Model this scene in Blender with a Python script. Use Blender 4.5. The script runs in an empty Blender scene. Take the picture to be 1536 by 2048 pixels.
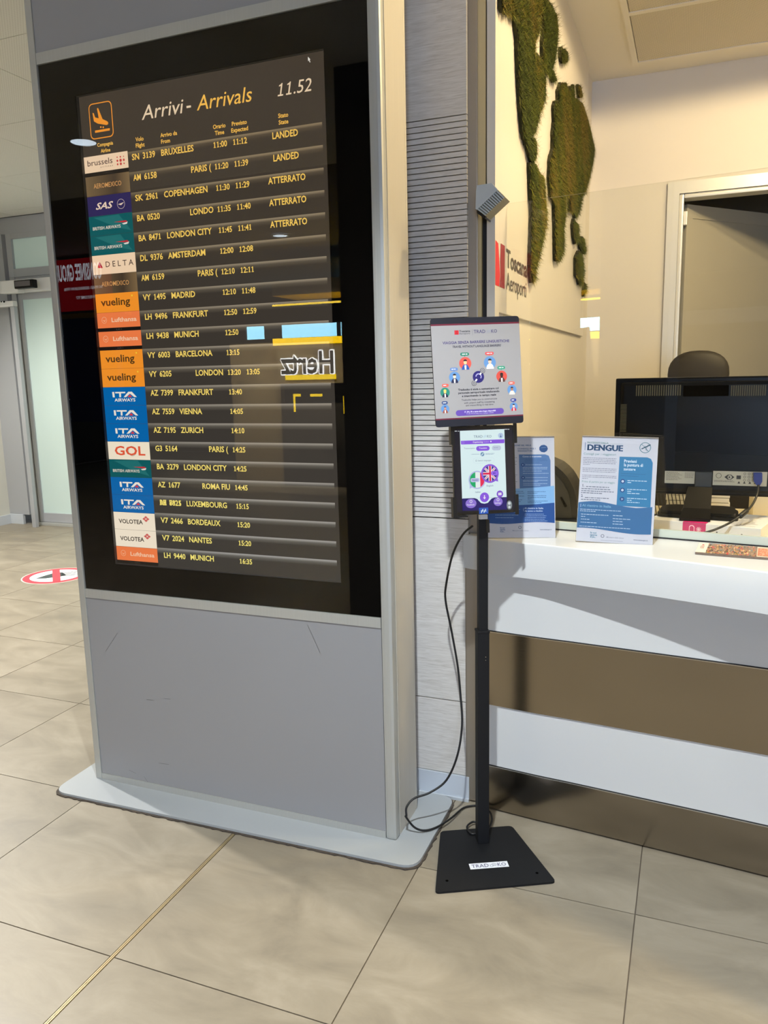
import bpy, bmesh, math, random
import numpy as np
from mathutils import Vector, Matrix
random.seed(7)
C = bpy.context.scene.collection

# ------------------------------------------------------------------ camera
FPX = 1552.4768; PITCH, ROLL, YAW = [math.radians(a) for a in (9.97613642, -1.2922481, -21.67268777)]
CAMH = 1.41; IW, IH = 1536, 2048
_f = np.array([math.sin(YAW) * math.cos(PITCH), math.cos(YAW) * math.cos(PITCH), -math.sin(PITCH)])
_r0 = np.array([math.cos(YAW), -math.sin(YAW), 0.0]); _u0 = np.cross(_r0, _f)
_r = math.cos(ROLL) * _r0 + math.sin(ROLL) * _u0; _u = -math.sin(ROLL) * _r0 + math.cos(ROLL) * _u0
cam = bpy.data.objects.new('camera', bpy.data.cameras.new('camera')); C.objects.link(cam)
cam.matrix_world = Matrix(((_r[0], _u[0], -_f[0], 0), (_r[1], _u[1], -_f[1], 0), (_r[2], _u[2], -_f[2], CAMH), (0, 0, 0, 1)))
cam.data.sensor_fit = 'VERTICAL'; cam.data.sensor_height = 36.0; cam.data.lens = FPX / IH * 36.0
cam.data.clip_start = .05; cam.data.clip_end = 60
bpy.context.scene.camera = cam

def ray(px, py):
    return _f + (px - IW / 2) / FPX * _r - (py - IH / 2) / FPX * _u
def at(px, py, axis, val):
    """the point where the sight line of a photo pixel meets the plane  axis = val"""
    d = ray(px, py); o = np.array([0, 0, CAMH]); t = (val - o[axis]) / d[axis]
    return o + t * d

# ------------------------------------------------------------------ world, exposure, lamps
sc = bpy.context.scene
sc.view_settings.view_transform = 'Standard'; sc.view_settings.look = 'None'
sc.view_settings.gamma = 1.0; sc.view_settings.use_curve_mapping = False
sc.view_settings.exposure = 0.0
sc.cycles.use_denoising = True
sc.cycles.max_bounces = 8; sc.cycles.diffuse_bounces = 4; sc.cycles.glossy_bounces = 4; sc.cycles.transparent_max_bounces = 12
sc.cycles.sample_clamp_indirect = 6.0
world = bpy.data.worlds.new('world'); sc.world = world; world.use_nodes = True
world.node_tree.nodes['Background'].inputs[0].default_value = (.55, .62, .7, 1)
world.node_tree.nodes['Background'].inputs[1].default_value = .3
# (x, y, power, colour, spot angle, radius)
NEUT = (1.0, .965, .91); WARM = (1.0, .77, .42); COOL = (.88, .95, 1.0)
# (x, y, watts, colour, cone, radius, blend, lean towards +y in degrees)
HALL_LAMPS = [(-3.85, 2.56, 600, NEUT, 130, .035, .6, 0), (-3.79, -.32, 95, NEUT, 125, .06, .6, 0), (-4.33, -3.94, 300, NEUT, 150, .06, .6, 0),
              (-.36, .70, 395, COOL, 96, .03, .5, 6), (.8, -1.4, 185, NEUT, 130, .06, .6, 0), (2.6, .6, 110, NEUT, 130, .06, .6, 0),
              (-5.35, 4.1, 470, NEUT, 140, .06, .6, 0), (-7.6, .6, 200, NEUT, 140, .06, .6, 0)]
BOOTH_LAMPS = [(.50, 2.78, 140, WARM, 177, .06, .08, 0), (1.05, 2.52, 130, WARM, 177, .06, .08, 0), (1.5, 3.2, 95, WARM, 177, .06, .08, 0)]  # the second one is added to warm the counter top

# ------------------------------------------------------------------ colour and material helpers
def lin(c):
    c = c / 255.0
    return c / 12.92 if c <= .04045 else ((c + .055) / 1.055) ** 2.4
def rgb(r, g, b): return (lin(r), lin(g), lin(b), 1.0)

def newmat(name):
    m = bpy.data.materials.new(name); m.use_nodes = True
    nt = m.node_tree; b = nt.nodes['Principled BSDF']
    return m, nt, b
def noise(nt, scale, detail=4, vec=None, stretch=None):
    n = nt.nodes.new('ShaderNodeTexNoise'); n.inputs['Scale'].default_value = scale; n.inputs['Detail'].default_value = detail
    tc = nt.nodes.new('ShaderNodeTexCoord')
    if stretch:
        mp = nt.nodes.new('ShaderNodeMapping'); mp.inputs['Scale'].default_value = stretch
        nt.links.new(tc.outputs['Object'], mp.inputs[0]); nt.links.new(mp.outputs[0], n.inputs['Vector'])
    else: nt.links.new(tc.outputs['Object'], n.inputs['Vector'])
    return n
def ramp(nt, src, stops):
    r = nt.nodes.new('ShaderNodeValToRGB'); e = r.color_ramp.elements
    while len(e) < len(stops): e.new(.5)
    for i, (p, c) in enumerate(stops): e[i].position = p; e[i].color = c
    nt.links.new(src, r.inputs[0]); return r
def bump(nt, b, src, strength, dist=.002):
    bp = nt.nodes.new('ShaderNodeBump'); bp.inputs['Strength'].default_value = strength; bp.inputs['Distance'].default_value = dist
    nt.links.new(src, bp.inputs['Height']); nt.links.new(bp.outputs[0], b.inputs['Normal'])
def plain(name, col, rough=.5, metal=0, spec=.5, var=.0, vscale=6, stretch=None, bmp=0, coat=0):
    m, nt, b = newmat(name)
    b.inputs['Base Color'].default_value = col; b.inputs['Roughness'].default_value = rough
    b.inputs['Metallic'].default_value = metal; b.inputs['Specular IOR Level'].default_value = spec
    if coat: b.inputs['Coat Weight'].default_value = coat; b.inputs['Coat Roughness'].default_value = .05
    n = noise(nt, vscale, 5, stretch=stretch)
    if var:
        k = lambda s: tuple(min(1, x * s) for x in col[:3]) + (1,)
        r = ramp(nt, n.outputs[0], [(.25, k(1 - var)), (.75, k(1 + var))]); nt.links.new(r.outputs[0], b.inputs['Base Color'])
    if bmp: bump(nt, b, n.outputs[0], bmp)
    return m
def glow(name, col, strength):
    m, nt, b = newmat(name); b.inputs['Base Color'].default_value = (0, 0, 0, 1)
    b.inputs['Emission Color'].default_value = col; b.inputs['Emission Strength'].default_value = strength; return m
def pane(name, tint, ior=1.5, rough=0.0, gain=1.0):
    m = bpy.data.materials.new(name); m.use_nodes = True; nt = m.node_tree; nt.nodes.clear()
    out = nt.nodes.new('ShaderNodeOutputMaterial'); mix = nt.nodes.new('ShaderNodeMixShader')
    tr = nt.nodes.new('ShaderNodeBsdfTransparent'); tr.inputs[0].default_value = tint
    gl = nt.nodes.new('ShaderNodeBsdfGlossy'); gl.inputs['Roughness'].default_value = rough
    fr = nt.nodes.new('ShaderNodeFresnel'); ge = nt.nodes.new('ShaderNodeNewGeometry')
    ex_ = nt.nodes.new('ShaderNodeMath'); ex_.operation = 'MULTIPLY_ADD'; ex_.inputs[1].default_value = -2; ex_.inputs[2].default_value = 1
    pw = nt.nodes.new('ShaderNodeMath'); pw.operation = 'POWER'; pw.inputs[0].default_value = ior
    nt.links.new(ge.outputs['Backfacing'], ex_.inputs[0]); nt.links.new(ex_.outputs[0], pw.inputs[1]); nt.links.new(pw.outputs[0], fr.inputs['IOR'])
    if gain != 1:
        mu = nt.nodes.new('ShaderNodeMath'); mu.operation = 'MULTIPLY'; mu.inputs[1].default_value = gain
        nt.links.new(fr.outputs[0], mu.inputs[0]); nt.links.new(mu.outputs[0], mix.inputs[0])
    else: nt.links.new(fr.outputs[0], mix.inputs[0])
    nt.links.new(tr.outputs[0], mix.inputs[1]); nt.links.new(gl.outputs[0], mix.inputs[2]); nt.links.new(mix.outputs[0], out.inputs[0])
    return m
def attr_mat(name, emit, rough=.5, strength=1.0):
    m, nt, b = newmat(name); a = nt.nodes.new('ShaderNodeAttribute'); a.attribute_name = 'Col'
    if emit:
        b.inputs['Base Color'].default_value = (.004, .004, .004, 1); b.inputs['Specular IOR Level'].default_value = 0
        nt.links.new(a.outputs['Color'], b.inputs['Emission Color']); b.inputs['Emission Strength'].default_value = strength
    else: nt.links.new(a.outputs['Color'], b.inputs['Base Color'])
    b.inputs['Roughness'].default_value = rough; return m

def tile_mat():
    m, nt, b = newmat('stone_tile')
    oi = nt.nodes.new('ShaderNodeObjectInfo'); tc = nt.nodes.new('ShaderNodeTexCoord')
    ge = nt.nodes.new('ShaderNodeNewGeometry')
    add = nt.nodes.new('ShaderNodeVectorMath'); add.operation = 'ADD'
    cmb = nt.nodes.new('ShaderNodeCombineXYZ'); mu = nt.nodes.new('ShaderNodeMath'); mu.operation = 'MULTIPLY'; mu.inputs[1].default_value = 30
    nt.links.new(oi.outputs['Random'], mu.inputs[0]); nt.links.new(mu.outputs[0], cmb.inputs[2])
    nt.links.new(ge.outputs['Position'], add.inputs[0]); nt.links.new(cmb.outputs[0], add.inputs[1])
    mp = nt.nodes.new('ShaderNodeMapping'); mp.inputs['Rotation'].default_value = (0, 0, .7); mp.inputs['Scale'].default_value = (1, 2.2, 1)
    nt.links.new(add.outputs[0], mp.inputs[0])
    n = nt.nodes.new('ShaderNodeTexNoise'); n.inputs['Scale'].default_value = 3.4; n.inputs['Detail'].default_value = 10; n.inputs['Roughness'].default_value = .62
    n.inputs['Distortion'].default_value = .6
    nt.links.new(mp.outputs[0], n.inputs['Vector'])
    r = ramp(nt, n.outputs[0], [(.25, rgb(118, 110, 96)), (.5, rgb(137, 128, 111)), (.78, rgb(156, 147, 130))])
    hsv = nt.nodes.new('ShaderNodeHueSaturation'); mr = nt.nodes.new('ShaderNodeMapRange')
    mr.inputs[3].default_value = .95; mr.inputs[4].default_value = 1.05
    nt.links.new(oi.outputs['Random'], mr.inputs[0]); nt.links.new(mr.outputs[0], hsv.inputs['Value']); nt.links.new(r.outputs[0], hsv.inputs['Color'])
    nt.links.new(hsv.outputs[0], b.inputs['Base Color'])
    b.inputs['Roughness'].default_value = .42; b.inputs['Specular IOR Level'].default_value = .45
    r2 = ramp(nt, n.outputs[0], [(.3, (.36, .36, .36, 1)), (.7, (.5, .5, .5, 1))]); nt.links.new(r2.outputs[0], b.inputs['Roughness'])
    return m
def wood_mat():
    m, nt, b = newmat('pale_grey_wood'); ge = nt.nodes.new('ShaderNodeNewGeometry')
    mp = nt.nodes.new('ShaderNodeMapping'); mp.inputs['Scale'].default_value = (9, 9, 170); nt.links.new(ge.outputs['Position'], mp.inputs[0])
    n = nt.nodes.new('ShaderNodeTexNoise'); n.inputs['Scale'].default_value = 1.6; n.inputs['Detail'].default_value = 8; n.inputs['Distortion'].default_value = 1.3
    nt.links.new(mp.outputs[0], n.inputs['Vector'])
    r = ramp(nt, n.outputs[0], [(.28, rgb(186, 180, 170)), (.5, rgb(204, 199, 191)), (.74, rgb(216, 212, 205))])
    nt.links.new(r.outputs[0], b.inputs['Base Color']); b.inputs['Roughness'].default_value = .55; bump(nt, b, n.outputs[0], .12, .0006)
    return m
def steel_mat(name, col, rough, streak):
    m, nt, b = newmat(name); ge = nt.nodes.new('ShaderNodeNewGeometry')
    mp = nt.nodes.new('ShaderNodeMapping'); mp.inputs['Scale'].default_value = streak; nt.links.new(ge.outputs['Position'], mp.inputs[0])
    n = nt.nodes.new('ShaderNodeTexNoise'); n.inputs['Scale'].default_value = 1; n.inputs['Detail'].default_value = 6; nt.links.new(mp.outputs[0], n.inputs['Vector'])
    r = ramp(nt, n.outputs[0], [(.3, (rough * .93,) * 3 + (1,)), (.7, (rough * 1.07,) * 3 + (1,))]); nt.links.new(r.outputs[0], b.inputs['Roughness'])
    b.inputs['Base Color'].default_value = col; b.inputs['Metallic'].default_value = 1.0 if 'upright' not in name else .7
    b.inputs['Anisotropic'].default_value = .3; return m
def perforated_mat(name, col, hole, scale):
    m, nt, b = newmat(name); ge = nt.nodes.new('ShaderNodeNewGeometry'); sep = nt.nodes.new('ShaderNodeSeparateXYZ')
    nt.links.new(ge.outputs['Position'], sep.inputs[0]); prod = None
    for ax in (0, 1):
        mu = nt.nodes.new('ShaderNodeMath'); mu.operation = 'MULTIPLY'; mu.inputs[1].default_value = scale; nt.links.new(sep.outputs[ax], mu.inputs[0])
        s = nt.nodes.new('ShaderNodeMath'); s.operation = 'SINE'; nt.links.new(mu.outputs[0], s.inputs[0])
        if prod is None: prod = s
        else:
            p = nt.nodes.new('ShaderNodeMath'); p.operation = 'MULTIPLY'; nt.links.new(prod.outputs[0], p.inputs[0]); nt.links.new(s.outputs[0], p.inputs[1]); prod = p
    r = ramp(nt, prod.outputs[0], [(.25, col), (.5, hole)]); nt.links.new(r.outputs[0], b.inputs['Base Color']); b.inputs['Roughness'].default_value = .7
    return m

def frosted():
    m = plain('frosted_glass', rgb(190, 206, 200), .35, spec=.4); b = m.node_tree.nodes['Principled BSDF']
    b.inputs['Emission Color'].default_value = rgb(190, 222, 208); b.inputs['Emission Strength'].default_value = .10; return m   # glow added to the panes to brighten the far end of the hall
M = dict(
    tile=tile_mat(), grout=plain('grout', rgb(96, 86, 74), .9), brass=plain('joint_metal', rgb(176, 158, 122), .4, .6),
    wood=wood_mat(), groove=plain('dark_groove', rgb(38, 36, 36), .8),
    alu=plain('brushed_aluminium', rgb(182, 183, 178), .36, .35, var=.04, vscale=3, stretch=(60, 60, 1)),
    alu_side=plain('satin_aluminium_side', rgb(194, 188, 174), .36, .1, var=.03, vscale=3, stretch=(60, 60, 1)),
    grey=plain('grey_laminate', rgb(146, 146, 147), .38, var=.03, vscale=1.3),
    white_plate=plain('painted_plate', rgb(160, 164, 166), .38, var=.04, vscale=3),
    sealant=plain('dirty_sealant', rgb(70, 62, 54), .9, var=.4, vscale=60, bmp=.6),
    black=plain('black_mask', (.0025, .0023, .0022, 1), .8, spec=0), bezel=plain('bezel', rgb(48, 49, 50), .5),
    steel=steel_mat('brushed_steel', rgb(156, 147, 133), .20, (1.2, 1.2, 420)), steel_v=steel_mat('brushed_steel_upright', rgb(168, 158, 144), .40, (60, 60, 1.2)),
    counter=plain('white_solid_surface', rgb(212, 213, 211), .22, var=.012, vscale=2), edge=plain('steel_edge', rgb(210, 206, 198), .25, 1),
    wallw=plain('white_wall_paint', rgb(214, 208, 198), .6, var=.01), wall_panel=plain('white_gloss_panel', rgb(212, 206, 196), .3, var=.01),
    frame_pale=plain('pale_aluminium_frame', rgb(216, 214, 208), .32, .25), ceil_booth=plain('booth_ceiling_paint', rgb(236, 231, 220), .8),
    ceil=perforated_mat('ceiling_tile', rgb(222, 222, 216), rgb(204, 203, 197), 420), ceil_gap=plain('ceiling_gap', rgb(92, 90, 84), .8),
    perf=perforated_mat('perforated_metal', rgb(226, 218, 200), rgb(120, 112, 96), 700),
    doorleaf=plain('door_leaf', rgb(178, 172, 156), .45, var=.02), backroom=plain('back_room_wall', rgb(150, 148, 146), .8),
    blackmetal=plain('black_powder_coat', rgb(13, 14, 17), .6, spec=.35, var=.1, vscale=40), blackplastic=plain('black_plastic', rgb(22, 22, 23), .35),
    glossblack=plain('gloss_black_plastic', rgb(13, 11, 10), .3, spec=.2), cable=plain('cable_rubber', rgb(14, 14, 15), .5),
    chair=plain('dark_brown_chair', rgb(30, 25, 22), .6, var=.15, vscale=40), chrome=plain('chrome', rgb(200, 200, 200), .15, 1),
    desk=plain('cream_worktop', rgb(236, 226, 200), .35), paper=plain('white_paper', rgb(232, 230, 222), .7), magenta=plain('magenta_card', rgb(200, 30, 110), .5),
    frost=frosted(), doorframe=plain('grey_door_frame', rgb(176, 178, 182), .4, .3),
    whiteplastic=plain('white_plastic', rgb(222, 222, 220), .4), sensor=plain('pale_grey_plastic', rgb(176, 184, 188), .45), sensor_rib=plain('sensor_recess', rgb(140, 138, 122), .5),
    bluedark=plain('blue_plug', rgb(24, 40, 120), .4), lwall=plain('left_wall_paint', rgb(206, 206, 196), .7), baseb=plain('grey_baseboard', rgb(196, 202, 208), .4, .1),
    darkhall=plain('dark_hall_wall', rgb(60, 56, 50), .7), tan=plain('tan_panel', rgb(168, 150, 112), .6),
    yellowglow=glow('yellow_glow', rgb(255, 214, 10), 16), whiteglow=glow('white_halo', (1, 1, 1, 1), 18), skyglow=glow('daylight_window', rgb(150, 215, 240), 26),
    fillglow=glow('cool_fill_glow', rgb(190, 214, 255), 26),  # glow of the added fill panel, not a real window
    bluepost=plain('blue_poster', rgb(20, 40, 130), .5), redglow=glow('red_backlit', rgb(190, 14, 24), .9), lampglow=glow('lamp_disc', (.75, .88, 1, 1), 14),
    warmglow=glow('warm_lamp_disc', (1, .82, .55, 1), 14),
    glass=pane('clear_glass', (.975, .985, .97, 1), 1.5), cover=pane('cover_glass', (.95, .95, .95, 1), 1.52, gain=.66), acrylic=pane('clear_acrylic', (.97, .97, .97, 1), 1.49),
    screen=attr_mat('screen_picture', True), poster=attr_mat('poster_picture', True, strength=5.0), print=attr_mat('printed_paper', False, .45),
    moss=attr_mat('moss_fibres', False, .85), mossbase=plain('moss_backing', rgb(44, 42, 12), .95, var=.5, vscale=40, bmp=1),
)

# ------------------------------------------------------------------ mesh helpers
ROOT = {}
def wloc(o):
    l = Vector((0, 0, 0))
    while o is not None: l += Vector(o.location); o = o.parent
    return l
class MB:
    def __init__(s): s.v = []; s.f = []; s.m = []; s.c = []; s.sm = []
    def face(s, pts, mat=0, col=None, smooth=False):
        n = len(s.v); s.v += [tuple(p) for p in pts]; s.f.append(tuple(range(n, n + len(pts)))); s.m.append(mat); s.c.append(col); s.sm.append(smooth)
    def mesh(s, vs, fs, mat=0, col=None, smooth=False):
        n = len(s.v); s.v += [tuple(p) for p in vs]
        for f in fs: s.f.append(tuple(i + n for i in f)); s.m.append(mat); s.c.append(col); s.sm.append(smooth)
    def box(s, x0, x1, y0, y1, z0, z1, mat=0, bev=0.0, col=None):
        if x0 > x1: x0, x1 = x1, x0
        if y0 > y1: y0, y1 = y1, y0
        if z0 > z1: z0, z1 = z1, z0
        s.obox((x0 + x1) / 2, (y0 + y1) / 2, (z0 + z1) / 2, x1 - x0, y1 - y0, z1 - z0, 0, mat, bev, col)
    def obox(s, cx, cy, cz, dx, dy, dz, yaw=0, mat=0, bev=0.0, col=None, R=None):
        b = min(bev, dx / 2.1, dy / 2.1, dz / 2.1)
        if R is None: R = Matrix.Rotation(yaw, 3, 'Z')
        if b <= 0:
            vs = [Vector((sx * dx / 2, sy * dy / 2, sz * dz / 2)) for sx in (-1, 1) for sy in (-1, 1) for sz in (-1, 1)]
            fs = [(0, 1, 3, 2), (4, 6, 7, 5), (0, 4, 5, 1), (2, 3, 7, 6), (0, 2, 6, 4), (1, 5, 7, 3)]
        else:
            bm = bmesh.new(); bmesh.ops.create_cube(bm, size=1)
            for v in bm.verts: v.co = Vector((v.co.x * dx, v.co.y * dy, v.co.z * dz))
            bmesh.ops.bevel(bm, geom=bm.edges[:], offset=b, segments=2, affect='EDGES', profile=.7)
            bm.verts.index_update(); vs = [v.co.copy() for v in bm.verts]; fs = [tuple(v.index for v in f.verts) for f in bm.faces]; bm.free()
        c = Vector((cx, cy, cz)); s.mesh([c + R @ v for v in vs], fs, mat, col)
    def prism(s, pts, z0, z1, mat=0, axis=2, col=None):
        """outline pts (2-D) swept between z0 and z1 along an axis"""
        def P(p, z): return (p[0], p[1], z) if axis == 2 else ((p[0], z, p[1]) if axis == 1 else (z, p[0], p[1]))
        n = len(pts); vs = [P(p, z0) for p in pts] + [P(p, z1) for p in pts]
        fs = [tuple(range(n))[::-1], tuple(range(n, 2 * n))] + [(i, (i + 1) % n, n + (i + 1) % n, n + i) for i in range(n)]
        s.mesh(vs, fs, mat, col)
    def tube(s, pts, r, n=8, mat=0, closed=False):
        pts = [Vector(p) for p in pts]; rings = []; prev = None
        for i, p in enumerate(pts):
            t = (pts[min(i + 1, len(pts) - 1)] - pts[max(i - 1, 0)]).normalized()
            a = prev if prev is not None else (Vector((0, 0, 1)) if abs(t.z) < .9 else Vector((1, 0, 0)))
            a = (a - t * a.dot(t)).normalized(); b = t.cross(a); prev = a
            rings.append([p + r * (math.cos(2 * math.pi * k / n) * a + math.sin(2 * math.pi * k / n) * b) for k in range(n)])
        vs = [v for rg in rings for v in rg]; fs = []
        for i in range(len(rings) - 1):
            for k in range(n): fs.append((i * n + k, i * n + (k + 1) % n, (i + 1) * n + (k + 1) % n, (i + 1) * n + k))
        fs += [tuple(range(n))[::-1], tuple(range((len(rings) - 1) * n, len(rings) * n))]
        s.mesh(vs, fs, mat, None, True)
    def cyl(s, cx, cy, z0, z1, r, n=24, mat=0, r1=None):
        r1 = r if r1 is None else r1
        vs = [(cx + r * math.cos(2 * math.pi * k / n), cy + r * math.sin(2 * math.pi * k / n), z0) for k in range(n)] + \
             [(cx + r1 * math.cos(2 * math.pi * k / n), cy + r1 * math.sin(2 * math.pi * k / n), z1) for k in range(n)]
        s.mesh(vs, [(k, (k + 1) % n, n + (k + 1) % n, n + k) for k in range(n)], mat, None, True)
        s.mesh(vs, [tuple(range(n))[::-1], tuple(range(n, 2 * n))], mat)
    def build(s, name, mats, parent=None, loc=None, kind=None):
        if not isinstance(mats, (list, tuple)): mats = [mats]
        me = bpy.data.meshes.new(name)
        base = wloc(parent) if parent is not None else Vector((0, 0, 0))
        off = base + (Vector(loc) if loc is not None else Vector((0, 0, 0)))
        me.from_pydata([tuple(Vector(v) - off) for v in s.v], [], s.f)
        for m in mats: me.materials.append(m)
        me.polygons.foreach_set('material_index', s.m); me.polygons.foreach_set('use_smooth', s.sm)
        if any(c is not None for c in s.c):
            at_ = me.color_attributes.new('Col', 'FLOAT_COLOR', 'CORNER'); buf = []
            for f, c in zip(s.f, s.c):
                if c is None: buf += [1, 1, 1, 1] * len(f)
                elif isinstance(c, list): 
                    for cc in c: buf += list(cc)
                else: buf += list(c) * len(f)
            at_.data.foreach_set('color', buf)
        me.update()
        o = bpy.data.objects.new(name, me); C.objects.link(o)
        if loc is not None: o.location = Vector(loc)
        if parent is not None: o.parent = parent
        if kind: o['kind'] = kind
        return o
def tag(o, label, cat, group=None, kind=None):
    if label: o['label'] = label
    if cat: o['category'] = cat
    if group: o['group'] = group
    if kind: o['kind'] = kind
    return o
def thing(name, label, cat, loc, group=None):
    o = bpy.data.objects.new(name, None); C.objects.link(o); o.location = loc; o.empty_display_size = .05
    return tag(o, label, cat, group)
def struct(name, mb, mats, kind='structure'):
    o = mb.build(name, mats); o['kind'] = kind; return o
def spline(pts, n=8):
    P = [Vector(p) for p in pts]; out = []
    for i in range(len(P) - 1):
        a, b, c, d = P[max(i - 1, 0)], P[i], P[i + 1], P[min(i + 2, len(P) - 1)]
        for k in range(n):
            t = k / n; out.append(.5 * ((2 * b) + (c - a) * t + (2 * a - 5 * b + 4 * c - d) * t * t + (3 * b - a - 3 * c + d) * t ** 3))
    return out + [P[-1]]

# ------------------------------------------------------------------ lettering (built from Blender's built-in font)
GL = {}; ADV = {}
def load_glyphs():
    chars = sorted(set("ABCDEFGHIJKLMNOPQRSTUVWXYZabcdefghijklmnopqrstuvwxyz0123456789.,:-()*'/!&"))
    cu = bpy.data.curves.new('lettering', 'FONT'); ob = bpy.data.objects.new('lettering', cu); C.objects.link(ob)
    cu.resolution_u = 2; cu.fill_mode = 'FRONT'; dg = bpy.context.evaluated_depsgraph_get()
    def get(body, off):
        cu.body = body; cu.offset = off; dg.update(); e = ob.evaluated_get(dg); me = e.to_mesh()
        v = [(p.co.x, p.co.y) for p in me.vertices]; f = [tuple(q.vertices) for q in me.polygons]; e.to_mesh_clear(); return v, f
    def width(body):
        v, _ = get(body, 0); return max(p[0] for p in v) - min(p[0] for p in v)
    w0 = width('HH'); v, _ = get('H', 0); GL['cap'] = max(p[1] for p in v)
    for ch in chars:
        for b, off in ((0, .002), (1, .022)): GL[ch, b] = get(ch, off)
        ADV[ch] = width('H' + ch + 'H') - w0
    ADV[' '] = width('H H') - w0
    c = GL['cap']
    for b, t in ((0, .095), (1, .15)):                  # a figure one with a flag and a foot
        k = c * t / .7; x = c * .40
        GL['1', b] = ([(x - k / 2, 0), (x + k / 2, 0), (x + k / 2, c), (x - k / 4, c), (x - k / 2, c * .93), (x - k / 2 - c * .18, c * .86), (x - k / 2 - c * .18, c * .76), (x - k / 2, c * .79),
                       (c * .14, 0), (c * .66, 0), (c * .66, c * .12), (c * .14, c * .12)], [(0, 1, 2, 3, 4, 7), (4, 5, 6, 7), (8, 9, 10, 11)])
    ADV['1'] = c * .80
    bpy.data.objects.remove(ob); bpy.data.curves.remove(cu)
load_glyphs()
def natural(s): return sum(ADV.get(c, .5) for c in s) / GL['cap']

class Sheet:
    """a flat picture area: local x to the right, y up, drawn in thin layers; origin o, unit vectors ex, ey, facing n"""
    def __init__(s, o, ex, ey, mb=None, mat=0, step=.00025):
        s.o = Vector(o); s.ex = Vector(ex).normalized(); s.ey = Vector(ey).normalized(); s.n = s.ex.cross(s.ey).normalized()
        s.mb = mb or MB(); s.mat = mat; s.step = step; s.L = 0
    def P(s, x, y, l=None): return s.o + s.ex * x + s.ey * y + s.n * (s.step * (s.L if l is None else l))
    def poly(s, pts, col): s.mb.face([s.P(*p) for p in pts], s.mat, col)
    def rect(s, x0, y0, x1, y1, col): s.poly([(x0, y0), (x1, y0), (x1, y1), (x0, y1)], col)
    def grad(s, x0, y0, x1, y1, cb, ct): s.mb.face([s.P(*p) for p in [(x0, y0), (x1, y0), (x1, y1), (x0, y1)]], s.mat, [cb, cb, ct, ct])
    def gradh(s, x0, y0, x1, y1, cl, cr): s.mb.face([s.P(*p) for p in [(x0, y0), (x1, y0), (x1, y1), (x0, y1)]], s.mat, [cl, cr, cr, cl])
    def disc(s, x, y, r, col, ry=None, n=28, a0=0, a1=360):
        ry = ry or r; s.poly([(x + r * math.cos(math.radians(a0 + (a1 - a0) * k / n)), y + ry * math.sin(math.radians(a0 + (a1 - a0) * k / n))) for k in range(n + (a1 - a0 < 360))], col)
    def ring(s, x, y, r, w, col, ry=None, n=28):
        ry = ry or r
        for k in range(n):
            a, b = 2 * math.pi * k / n, 2 * math.pi * (k + 1) / n
            s.poly([(x + r * math.cos(a), y + ry * math.sin(a)), (x + r * math.cos(b), y + ry * math.sin(b)),
                    (x + (r - w) * math.cos(b), y + (ry - w) * math.sin(b)), (x + (r - w) * math.cos(a), y + (ry - w) * math.sin(a))], col)
    def rrect(s, x0, y0, x1, y1, r, col, n=5):
        pts = []
        for cx, cy, a in ((x1 - r, y1 - r, 0), (x0 + r, y1 - r, 90), (x0 + r, y0 + r, 180), (x1 - r, y0 + r, 270)):
            for k in range(n + 1): t = math.radians(a + 90 * k / n); pts.append((cx + r * math.cos(t), cy + r * math.sin(t)))
        s.poly(pts, col)
    def line(s, x0, y0, x1, y1, w, col):
        d = Vector((x1 - x0, y1 - y0)).normalized() * w / 2
        s.poly([(x0 - d.y, y0 + d.x), (x1 - d.y, y1 + d.x), (x1 + d.y, y1 - d.x), (x0 + d.y, y0 - d.x)], col)
    def text(s, t, x, y, cap, col, w=None, align='l', bold=0, ital=0, xs=1.0, up=2):
        k = cap / GL['cap']; tot = sum(ADV.get(c, .5) for c in t) * k
        if w: xs = w / max(tot, 1e-6)
        tot *= xs
        if align == 'c': x -= tot / 2
        if align == 'r': x -= tot
        old = s.L; s.L = old + up
        for c in t:
            g = GL.get((c, 1 if bold else 0))
            if g:
                s.mb.mesh([s.P(x + (vx + ital * vy) * k * xs, y + vy * k) for vx, vy in g[0]], g[1], s.mat, col)
            x += ADV.get(c, .5) * k * xs
        s.L = old
    def words(s, x0, y, x1, h, col, seed=0):
        """a line of print too small to read: word-long strokes"""
        rnd = random.Random(seed); x = x0
        while x < x1 - h:
            w = min(h * rnd.uniform(1.5, 5.5), x1 - x); s.rect(x, y, x + w, y + h, col); x += w + h * .8
def quv(x, y, cs):
    """position of crop pixel (x, y) inside the quad cs = TL, TR, BR, BL as fractions from the left and from the bottom"""
    u = v = .5
    tl, tr, br, bl = [np.array(c, float) for c in cs]
    for _ in range(12):
        p = (1 - u) * (v * tl + (1 - v) * bl) + u * (v * tr + (1 - v) * br) - np.array([x, y])
        du = (v * tr + (1 - v) * br) - (v * tl + (1 - v) * bl); dv = (1 - u) * (tl - bl) + u * (tr - br)
        a = np.linalg.solve(np.array([du, dv]).T, -p); u += a[0]; v += a[1]
    return u, v

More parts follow.
